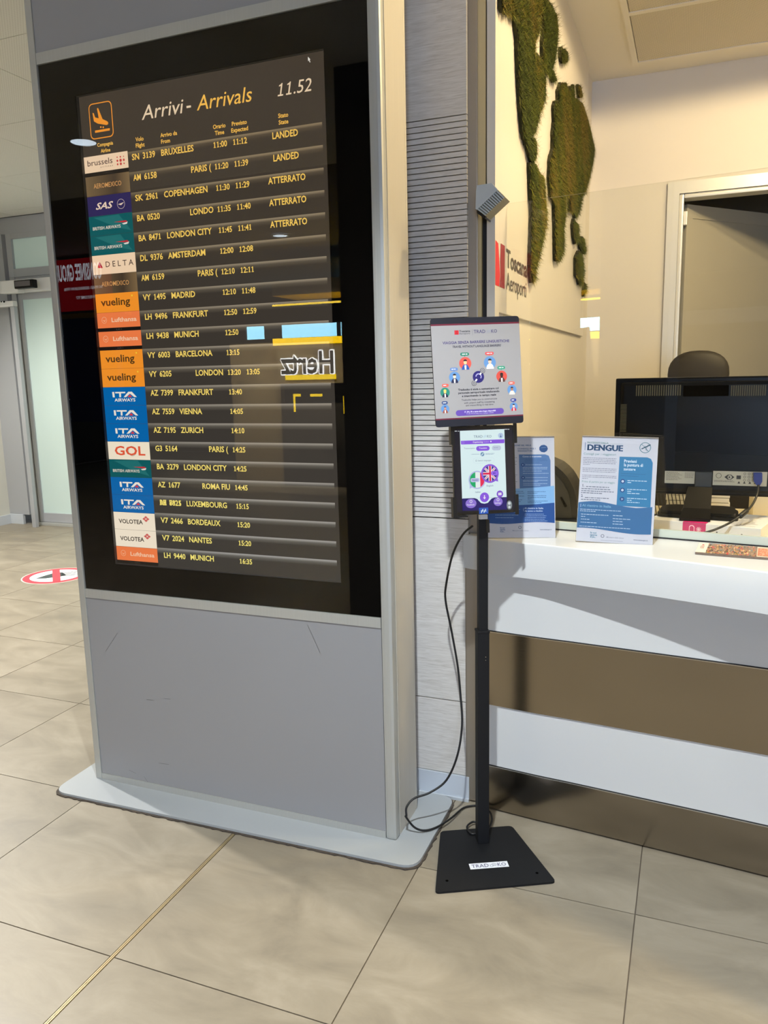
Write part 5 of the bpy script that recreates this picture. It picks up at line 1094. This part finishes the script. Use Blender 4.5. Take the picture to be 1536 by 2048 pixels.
# ================================================================== inside the booth
DZ_ = .875
dk = thing('inner_desk', 'cream desk top behind the glass screen', 'desk', (.4, 2.9, 0))
m = MB(); m.prism([(-.555, 2.545), (1.6, 2.215), (1.6, 3.235), (-.555, 3.235)], DZ_ - .035, DZ_); m.build('desk_top', M['desk'], dk)
for x in (-.52, .9):
    m = MB(); m.box(x, x + .03, 2.62, 3.18, 0, DZ_ - .035); m.build('leg_panel', M['desk'], dk)
# paper ream
P0 = Vector(at(1522, 1058, 2, DZ_ + .057)); P1 = Vector(at(1355, 1043, 2, DZ_ + .057)); rx = (P0 - P1).normalized(); ry_ = Vector((-rx.y, rx.x, 0)); RL, RD = .335, .238; ro = P0 - rx * RL
rm = thing('paper_ream', 'white wrapped ream of copy paper with a magenta label under the monitor', 'paper ream', (ro.x + .1, ro.y + .1, DZ_))
m = MB(); cc = ro + rx * RL / 2 + ry_ * RD / 2; R = Matrix((rx, ry_, (0, 0, 1))).transposed(); m.obox(cc.x, cc.y, DZ_ + .0285, RL, RD, .057, R=R, bev=.002); m.build('wrapped_block', plain('ream_wrap', rgb(214, 216, 222), .4), rm)
zr = DZ_ + .0578
s = Sheet((ro.x, ro.y, DZ_ + .0) , rx, (0, 0, 1), MB(), 0, .0002); s.o = ro.copy(); s.o.z = DZ_; s.o -= ry_ * .0004; s.L = 1
def fx_(px): p = Vector(at(px, 1050, 2, DZ_ + .057)); return (p - ro).dot(rx)
xa, xb = fx_(1355), fx_(1409); s.rect(xa, .0005, xb, .0567, rgb(196, 28, 108)); s.L = 2
wl = xb - xa; s.rrect(xa + wl * .28, .010, xa + wl * .52, .050, .008, rgb(240, 200, 222)); s.L = 3; s.rrect(xa + wl * .31, .008, xa + wl * .49, .0475, .007, rgb(196, 28, 108)); s.L = 4
for k in range(9): t_ = 2 * math.pi * k / 9; s.line(xa + wl * .70, .038, xa + wl * .70 + .008 * math.cos(t_), .038 + .008 * math.sin(t_), .0018, rgb(240, 200, 222))
s.rect(xa + wl * .69, .012, xa + wl * .71, .036, rgb(240, 200, 222))
s.L = 1; s.text('karnak', fx_(1432), .016, .0195, rgb(44, 44, 52), w=fx_(1500) - fx_(1432), bold=1)
s.mb.build('wrapper_print', M['print'], rm)
m = MB(); s = Sheet((ro.x, ro.y, zr - .0002), rx, ry_, m, 0, .0002); s.L = 1; s.rect(xa, 0, xb, .03, rgb(196, 28, 108))
for k in range(14): s.rect(fx_(1440) + rnd.uniform(0, .06), .02 + k * .013, fx_(1440) + rnd.uniform(.06, .10), .0225 + k * .013, rgb(120, 104, 100))
m.build('top_print', M['print'], rm, kind='stuff')
# monitor seen from behind
ZB = zr; MY = 2.76
mo = thing('monitor', 'wide black computer monitor seen from behind through the glass screen', 'monitor', (.02, 2.72, ZB))
MX0, MX1 = -.2436, .292; MZ0, MZ1 = .995, 1.3825
m = MB(); m.box(MX0, MX1, MY - .006, MY + .022, MZ0, MZ1, bev=.006); m.build('screen_frame', M['glossblack'], mo)
m = MB(); m.box(MX0 + .018, MX1 - .018, MY - .030, MY - .005, MZ0 + .012, MZ1 - .014, bev=.012); m.build('rear_shell', M['glossblack'], mo)
m = MB(); m.box(MX0 + .02, MX1 - .02, MY + .022, MY + .0235, MZ0 + .02, MZ1 - .02); m.build('display', plain('dark_display', rgb(20, 20, 24), .2), mo)
def mp(x, y, Y=MY - .0303): p = at(x, y, 1, Y); return p[0], p[2]
v = MB()
for (xa, xb, ya_, yb_, n) in ((1272, 1364, 771, 792, 20), (1462, 1534, 771, 792, 16)):
    a_, b_ = mp(xa, (ya_ + yb_) / 2), mp(xb, (ya_ + yb_) / 2); z1, z0 = mp(xa, ya_)[1], mp(xa, yb_)[1]
    for k in range(n): x = a_[0] + (b_[0] - a_[0]) * k / n; v.box(x, x + (b_[0] - a_[0]) / n * .5, MY - .0312, MY - .029, z0, z1)
a_ = mp(1244, 810); b_ = mp(1262, 866)
for k in range(20): z = a_[1] + (b_[1] - a_[1]) * k / 20; v.box(MX0 + .020, MX0 + .040, MY - .0308, MY - .0290, z, z + .0018)
v.build('vent_slots', plain('vent_light', rgb(92, 86, 62), .6), mo, kind='stuff')
m = MB(); a_, b_ = mp(1366, 793), mp(1458, 770); m.box(a_[0], b_[0], MY - .034, MY - .029, a_[1], b_[1], bev=.006); m.build('grip_recess', M['black'], mo)
s = Sheet((0, MY - .0306, 0), (1, 0, 0), (0, 0, 1), MB(), 0, .0003); s.L = 1
p, q = mp(1329, 966), mp(1390, 943); s.rect(p[0], p[1], q[0], q[1], rgb(176, 172, 158)); s.L = 2
for k in range(7):
    y = q[1] - .004 - k * .0042; s.words(p[0] + .004, y - .0008, p[0] + .042 + (k % 3) * .006, .0014, rgb(100, 96, 88), k); 
    if k < 5: s.words(p[0] + .062, y - .0008, p[0] + .090, .0014, rgb(100, 96, 88), k + 9)
s.mb.build('rating_label', M['print'], mo)
s = Sheet((0, MY - .0306, 0), (1, 0, 0), (0, 0, 1), MB(), 0, .0003); s.L = 1
p, q = mp(1425, 970), mp(1535, 944); s.rect(p[0], p[1], q[0], q[1], rgb(176, 172, 158)); s.L = 2; INK = rgb(36, 34, 32)
zc = (p[1] + q[1]) / 2 + .004; x = p[0]
s.ring(x + .017, zc + .004, .0085, .0012, INK, n=18); s.poly([(x + .034, zc), (x + .044, zc + .008), (x + .054, zc + .008), (x + .064, zc), (x + .054, zc - .008), (x + .044, zc - .008)], INK); s.L = 3; s.disc(x + .050, zc, .0065, rgb(176, 172, 158), n=14); s.L = 4; s.disc(x + .049, zc, .003, INK, n=10); s.L = 2
s.rect(x + .070, zc - .006, x + .083, zc + .006, INK)
for i in range(4):
    for j in range(3): s.ring(x + .094 + i * .0125, zc + .012 - j * .0105, .0038, .0010, INK, n=8)
for i in range(4): s.poly([(x + .074 + i * .016, zc - .020), (x + .082 + i * .016, zc - .020), (x + .078 + i * .016, zc - .012)], INK)
s.words(x + .004, zc - .012, x + .060, .0012, INK, 3); s.words(x + .004, zc - .016, x + .066, .0012, INK, 5)
s.mb.build('approval_label', M['print'], mo)
m = MB(); a_, b_ = mp(1389, 972), mp(1424, 944); m.box(a_[0], b_[0], MY - .040, MY - .028, a_[1] - .006, b_[1], bev=.002); m.build('stand_mount', plain('mount_plastic', rgb(40, 42, 42), .4), mo)
nl, nr_ = mp(1372, 975, 2.70)[0], mp(1425, 975, 2.70)[0]
m = MB(); z1 = mp(1395, 975, 2.70)[1]
m.mesh([(nl + .006, 2.715, z1), (nr_, 2.715, z1), (nr_ - .003, 2.655, ZB + .034), (nl - .006, 2.655, ZB + .034), (nl + .006, 2.735, z1), (nr_, 2.735, z1), (nr_ - .003, 2.69, ZB + .034), (nl - .006, 2.69, ZB + .034)],
       [(3, 2, 1, 0), (4, 5, 6, 7), (0, 1, 5, 4), (2, 3, 7, 6), (1, 2, 6, 5), (3, 0, 4, 7)]); m.build('neck', M['glossblack'], mo)
m = MB(); m.mesh([(nl - .006, 2.656, ZB + .034), (nr_ - .003, 2.656, ZB + .034), (nr_ - .004, 2.605, ZB + .0105), (nl - .016, 2.605, ZB + .0105), (nl - .006, 2.70, ZB + .030), (nr_ - .003, 2.70, ZB + .030), (nr_ - .004, 2.70, ZB + .001), (nl - .016, 2.70, ZB + .001), (nr_ - .004, 2.605, ZB + .001), (nl - .016, 2.605, ZB + .001)],
       [(3, 2, 1, 0), (0, 1, 5, 4), (2, 8, 6, 5, 1), (3, 0, 4, 7, 9), (4, 5, 6, 7), (3, 9, 8, 2), (9, 7, 6, 8)]); m.build('neck_foot', M['glossblack'], mo)
m = MB(); m.prism(rounded([(-.096, 2.665), (.150, 2.630), (.158, 2.82), (-.080, 2.82)], [.03, .03, .05, .05]), ZB, ZB + .010); m.prism(rounded([(-.090, 2.675), (.142, 2.645), (.148, 2.81), (-.074, 2.81)], [.03, .03, .05, .05]), ZB + .010, ZB + .020); m.build('base', M['glossblack'], mo)
m = MB(); m.mesh(*(lambda p: ([(a, MY - .036, b) for a, b in p] + [(a, MY - .062, b) for a, b in p], [(0, 1, 2, 3, 4, 5), (11, 10, 9, 8, 7, 6)] + [(i, (i + 1) % 6, 6 + (i + 1) % 6, 6 + i) for i in range(6)]))([mp(x, y, MY - .05) for x, y in ((1507, 946), (1524, 946), (1524, 962), (1519, 971), (1514, 971), (1507, 962))])); m.build('video_plug', M['bluedark'], mo).__setitem__('label', 'dark blue video plug')
m = MB(); m.tube(spline([H(1517, 970, 1, 2.70), H(1514, 990, 1, 2.68), H(1503, 1012, 1, 2.63), H(1485, 1029, 1, 2.57), H(1455, 1048, 1, 2.535), H(1425, 1061, 1, 2.515), H(1402, 1067, 1, 2.51)], 6), .0036, 8)
a_, b_ = H(1493, 1022, 1, 2.595), H(1480, 1033, 1, 2.560); m.tube([a_, a_ * .75 + b_ * .25, b_ * .75 + a_ * .25, b_], .0078, 10)
tag(m.build('monitor_cable', M['cable']), 'black video cable with a thick ferrite sleeve hanging from the monitor', 'cable')
# device with a curved black shell, left of the monitor
sh_ = [at(x, y, 1, 2.80) for x, y in ((1088, 922), (1112.7, 932.8), (1124.4, 942.5), (1133, 952), (1139, 961), (1147.9, 977.7), (1152.7, 997), (1155, 1016.8), (1156, 1036), (1088, 1036))]
dv = thing('desktop_device', 'black desktop device with a curved slotted shell between the two sign holders', 'device', (sh_[3][0], 2.85, DZ_))
pts = [(p[0], max(p[2], DZ_ + .012)) for p in sh_]
m = MB(); m.prism(pts, 2.80, 2.98, axis=1); m.build('shell', M['blackplastic'], dv)
m = MB(); cxx, czz = pts[0][0], pts[-1][1]; m.prism([(cxx + (p[0] - cxx) * .82, czz + (p[1] - czz) * .86) for p in pts], 2.794, 2.80, axis=1); m.build('side_plate', plain('side_plastic', rgb(44, 42, 36), .5), dv)
m = MB(); p4 = [at(x, y, 1, 2.793) for x, y in ((1120, 995), (1123, 993), (1134, 1012), (1130, 1015))]; m.prism([(p[0], p[2]) for p in p4], 2.789, 2.796, axis=1); m.build('slot', M['black'], dv)
m = MB(); m.box(pts[0][0] - .01, pts[8][0] + .012, 2.76, 3.0, DZ_, DZ_ + .012, bev=.004); m.build('base', M['blackplastic'], dv)
# papers and boxes
def block(name, label, cat, x0, x1, y0, y1, z0, z1, mat, layers=0):
    th = thing(name, label, cat, ((x0 + x1) / 2, (y0 + y1) / 2, z0)); n = max(1, layers)
    for k in range(n):
        m = MB(); d = .0015 * ((k * 7) % 3 - 1) if n > 1 else 0; za, zb = z0 + (z1 - z0) * k / n, z0 + (z1 - z0) * (k + .9) / n if n > 1 else z1
        m.box(x0 + d, x1 + d, y0, y1, za, zb, bev=.001); m.build('sheet_bundle' if n > 1 else 'body', mat, th)
block('paper_stack', 'low stack of white papers left of the monitor neck', 'paper stack', -.075, .0, 3.02, 3.22, DZ_, .972, M['paper'], 5)
block('paper_stack', 'low stack of white papers right of the monitor neck', 'paper stack', .072, .140, 3.02, 3.22, DZ_ + .0, .966, M['paper'], 5)
block('cream_box', 'cream carton under the right end of the monitor', 'box', .215, .40, 2.98, 3.20, DZ_, .975, M['desk'])
block('paper_sheet', 'loose cream sheets on the desk right of the monitor foot', 'paper', .0, .20, 2.84, 2.98, DZ_, DZ_ + .008, M['desk'])
kb = thing('basket', 'black wire mesh basket behind the monitor foot', 'basket', (-.10, 2.96, DZ_))
m = MB()
for k in range(22):
    x = -.21 + k * .0065 * 1.9; m.tube([(x, 2.90, DZ_ + .002), (x - .02, 2.90, .985)], .0016, 4)
m.build('wires', M['blackplastic'], kb, kind='stuff'); m = MB(); m.box(-.235, .075, 2.895, 3.01, DZ_, DZ_ + .006); m.build('tray', M['blackplastic'], kb)
m = MB(); m.box(-.235, .055, 2.897, 2.903, .983, .990); m.build('rim', M['blackplastic'], kb)
# office chair
ch = thing('office_chair', 'dark brown office chair with a rounded headrest behind the monitor', 'chair', (.02, 3.62, 0))
def pad(cx, cy, cz, w, d, h, mat, name, e=2.6, tilt=0):
    vs, fs = [], []; nu, nv = 24, 14
    for j in range(nv + 1):
        ph = -math.pi / 2 + math.pi * j / nv
        for i in range(nu):
            th_ = 2 * math.pi * i / nu; f = lambda v, p: math.copysign(abs(v) ** (2 / p), v)
            x = f(math.cos(ph), e) * f(math.cos(th_), e) * w / 2; y = f(math.cos(ph), e) * f(math.sin(th_), 2) * d / 2; z = f(math.sin(ph), e) * h / 2
            vs.append((cx + x, cy + y + z * tilt, cz + z))
    for j in range(nv):
        for i in range(nu): fs.append((j * nu + i, j * nu + (i + 1) % nu, (j + 1) * nu + (i + 1) % nu, (j + 1) * nu + i))
    m = MB(); m.mesh(vs, fs, 0, None, True); return m.build(name, mat, ch)
pad(.017, 3.62, 1.385, .245, .07, .20, M['chair'], 'headrest', 2.4, .1); pad(.02, 3.60, .99, .50, .09, .60, M['chair'], 'backrest', 3.2, .1); pad(.02, 3.84, .52, .50, .46, .10, M['chair'], 'seat', 3)
m = MB(); m.cyl(.02, 3.84, .09, .47, .028, 16); m.build('gas_lift', M['chrome'], ch)
m = MB(); m.box(-.01, .05, 3.56, 3.60, .47, 1.30); m.build('back_spine', M['blackplastic'], ch)
for k in range(5):
    t_ = 2 * math.pi * k / 5 + .3; e_ = Vector((.02 + .27 * math.cos(t_), 3.84 + .27 * math.sin(t_), .065)); m = MB(); m.tube([(.02, 3.84, .10), e_], .018, 8); b_ = m.build('leg', M['blackplastic'], ch)
    m = MB(); vs = [(e_.x + .02 * math.sin(t_) * s_, e_.y - .02 * math.cos(t_) * s_, 0) for s_ in (-1, 1)]
    m.tube([(e_.x + .018 * math.cos(t_ + 1.57), e_.y + .018 * math.sin(t_ + 1.57), .028), (e_.x - .018 * math.cos(t_ + 1.57), e_.y - .018 * math.sin(t_ + 1.57), .028)], .027, 14); m.build('castor', M['blackplastic'], b_)

# ================================================================== floor sticker
A_, B_, C_ = [np.array(v) for v in ((-4.556, 4.201), (-4.488, 4.496), (-4.221, 4.099))]
D_ = 2 * (A_[0] * (B_[1] - C_[1]) + B_[0] * (C_[1] - A_[1]) + C_[0] * (A_[1] - B_[1]))
ux = ((A_ @ A_) * (B_[1] - C_[1]) + (B_ @ B_) * (C_[1] - A_[1]) + (C_ @ C_) * (A_[1] - B_[1])) / D_; uy = ((A_ @ A_) * (C_[0] - B_[0]) + (B_ @ B_) * (A_[0] - C_[0]) + (C_ @ C_) * (B_[0] - A_[0])) / D_
RS = math.hypot(A_[0] - ux, A_[1] - uy)
_b = Vector(at(117, 1138, 2, 0) - at(119, 1165, 2, 0)).normalized(); sx_ = Vector((_b.y, -_b.x, 0))       # the picture's left-to-right
s = Sheet((ux, uy, .0004), sx_, (-sx_.y, sx_.x, 0), MB(), 0, .0004); RED = rgb(236, 66, 80)
s.disc(0, 0, RS, rgb(240, 232, 214), n=48); s.L = 1; s.disc(0, 0, RS * .965, RED, n=48); s.L = 2; s.disc(0, 0, RS * .76, rgb(248, 248, 250), n=48); s.L = 3
s.poly([(-.60 * RS, -.12 * RS), (-.30 * RS, .18 * RS), (-.08 * RS, .36 * RS), (.18 * RS, .34 * RS), (.28 * RS, -.10 * RS), (.1 * RS, -.22 * RS), (-.3 * RS, -.24 * RS)], rgb(66, 74, 74))
for k in range(5): s.line(.15 * RS, (.22 - .09 * k) * RS, .66 * RS, (.30 - .14 * k) * RS, .05 * RS, rgb(66, 74, 74))
s.L = 4; s.poly([(-.11 * RS, -.80 * RS), (.11 * RS, -.80 * RS), (.11 * RS, .80 * RS), (-.11 * RS, .80 * RS)], RED)
tag(s.mb.build('floor_sticker', M['print']), 'round red and white prohibition sticker on the floor behind the totem', 'sticker')

# ================================================================== seen only as reflections: rental desk and billboards behind the viewer
KY = -4.98
rk = thing('rental_desk', 'yellow and tan rental desk reflected in the black glass', 'desk', (-4.5, KY - .4, 0))
m = MB(); m.box(-5.02, -3.3, KY - .7, KY, 1.33, 1.82); m.build('back_panel', M['tan'], rk)
m = MB(); m.box(-5.06, -3.3, KY - .7, KY + .02, 1.82, 1.905); m.build('fascia', glow('lit_yellow_fascia', rgb(255, 205, 0), 20), rk)
m = MB(); m.box(-5.0, -3.3, KY - .55, KY - .02, 0, 1.08); m.build('counter_front', M['darkhall'], rk)
def mir(px, py, Y): p = at(px, py, 1, 2 * (FYT + .003) - Y); return p[0], p[2]
hz = mir(671, 745, KY); ht = mir(671, 702, KY); zz = mir(564, 740, KY); capz = ht[1] - hz[1]; wz = hz[0] - zz[0]
m = MB(); s = Sheet((0, KY + .004, 0), (-1, 0, 0), (0, 0, 1), m, 0, .001)
def halo(s, t, x, y, cap, w, col, grow):
    k = cap / GL['cap']; tot = sum(ADV[c] for c in t) * k; xs = w / tot
    for dx, dy in ((grow, 0), (-grow, 0), (0, grow), (0, -grow), (grow * .7, grow * .7), (-grow * .7, grow * .7), (grow * .7, -grow * .7), (-grow * .7, -grow * .7)): s.text(t, x + dx, y + dy, cap, col, w=w, bold=1)
halo(s, 'Hertz', -hz[0], hz[1], capz, wz, rgb(255, 255, 255), .016); m.build('sign_halo', M['whiteglow'], rk)
m = MB(); s = Sheet((0, KY + .016, 0), (-1, 0, 0), (0, 0, 1), m, 0, .001); s.text('Hertz', -hz[0], hz[1], capz, rgb(60, 58, 56), w=wz, bold=1); m.build('sign_letters', M['print'], rk)
p, q = mir(572, 757, KY), mir(672, 750, KY); m = MB(); m.box(p[0], q[0], KY, KY + .02, p[1] - .02, q[1] + .012); m.build('light_strip', M['yellowglow'], rk)
p, q = mir(544, 592, KY), mir(700, 552, KY); m = MB(); m.box(p[0], -3.3, KY - .7, KY, p[1], q[1]); m.build('soffit', M['tan'], rk)
p, q = mir(544, 613, KY), mir(700, 603, KY); m = MB(); m.box(p[0], -3.3, KY - .02, KY, p[1], (p[1] + q[1]) / 2 + .02); m.build('soffit_light', M['yellowglow'], rk)
p, q = mir(452, 860, KY), mir(545, 690, KY); m = MB(); m.box(p[0], q[0] - .02, KY - .3, KY - .2, 0, q[1] + .04); m.build('side_partition', M['tan'], rk)
m = MB()
for (xa, ya_, xb, yb_) in ((586, 790, 590, 824), (586, 788, 600, 793), (620, 788, 643, 793), (686, 792, 690, 828)):
    p, q = mir(xa, ya_, KY + .3), mir(xb, yb_, KY + .3); m.box(p[0], q[0], KY + .28, KY + .3, q[1], p[1])
m.build('edge_light', M['yellowglow'], rk, kind='stuff')
for k_, (lx, lz) in enumerate(((-5.3, 2.6), (-4.4, 2.6))):  # unseen spots added to brighten the rental desk for its reflection
    l_ = bpy.data.lights.new('desk_fill_spot', 'SPOT'); l_.energy = 600; l_.spot_size = math.radians(75); l_.color = (1, .88, .66); l_.shadow_soft_size = .04
    lo = bpy.data.objects.new('desk_fill_spot', l_); C.objects.link(lo); lo.location = (lx, KY + .9, lz); lo.rotation_euler = Vector((0, -.9, 1.6 - lz)).to_track_quat('-Z', 'Y').to_euler()
BY = -4.0
bb1 = thing('backlit_billboard', 'red backlit billboard with white lettering, reflected in the black glass', 'billboard', (-7.2, BY, 2.3))
c4 = [mir(100, 517, BY), mir(219, 519, BY), mir(119, 624, BY)]
m = MB(); m.box(-8.2, c4[1][0], BY - .1, BY - .01, c4[2][1], c4[0][1] - .03); m.build('cabinet', M['blackplastic'], bb1)
m = MB(); s = Sheet((0, BY - .008, 0), (-1, 0, 0), (0, 0, 1), m, 0, .003); WB = rgb(235, 240, 250)
s.rect(-c4[1][0], c4[2][1], 8.2, c4[0][1] - .03, rgb(110, 8, 14)); s.L = 1
a_ = mir(204, 556, BY); b_ = mir(112, 556, BY); hh = mir(204, 524, BY)[1] - a_[1]
s.text('CONSINEE GROUP', -a_[0], a_[1], hh, WB, w=a_[0] - b_[0], bold=1)
for yy, t, xa in ((576, 'THE WORLD LEADER IN LUXURY YARNS', 206), (596, 'WELCOME TO', 190)):
    a_ = mir(xa, yy, BY); s.text(t, -a_[0], a_[1], .035, WB, w=.62 if yy < 590 else .30)
m.build('lit_face', M['poster'], bb1)
bb2 = thing('blue_poster', 'deep blue poster panel under the red billboard, reflected in the black glass', 'poster', (-7.2, BY, .9))
p, q = mir(215, 655, BY), mir(150, 840, BY); m = MB(); m.box(-8.2, p[0] + .1, BY - .1, BY, .9, 2.2); m.build('panel', M['bluepost'], bb2)
m = MB(); m.box(-8.3, p[0] + .3, BY - .1, BY + .02, 2.22, 2.27); tag(m.build('yellow_fascia', plain('ochre_band', rgb(190, 150, 20), .5)), 'ochre band above the blue poster, reflected in the black glass', 'fascia')
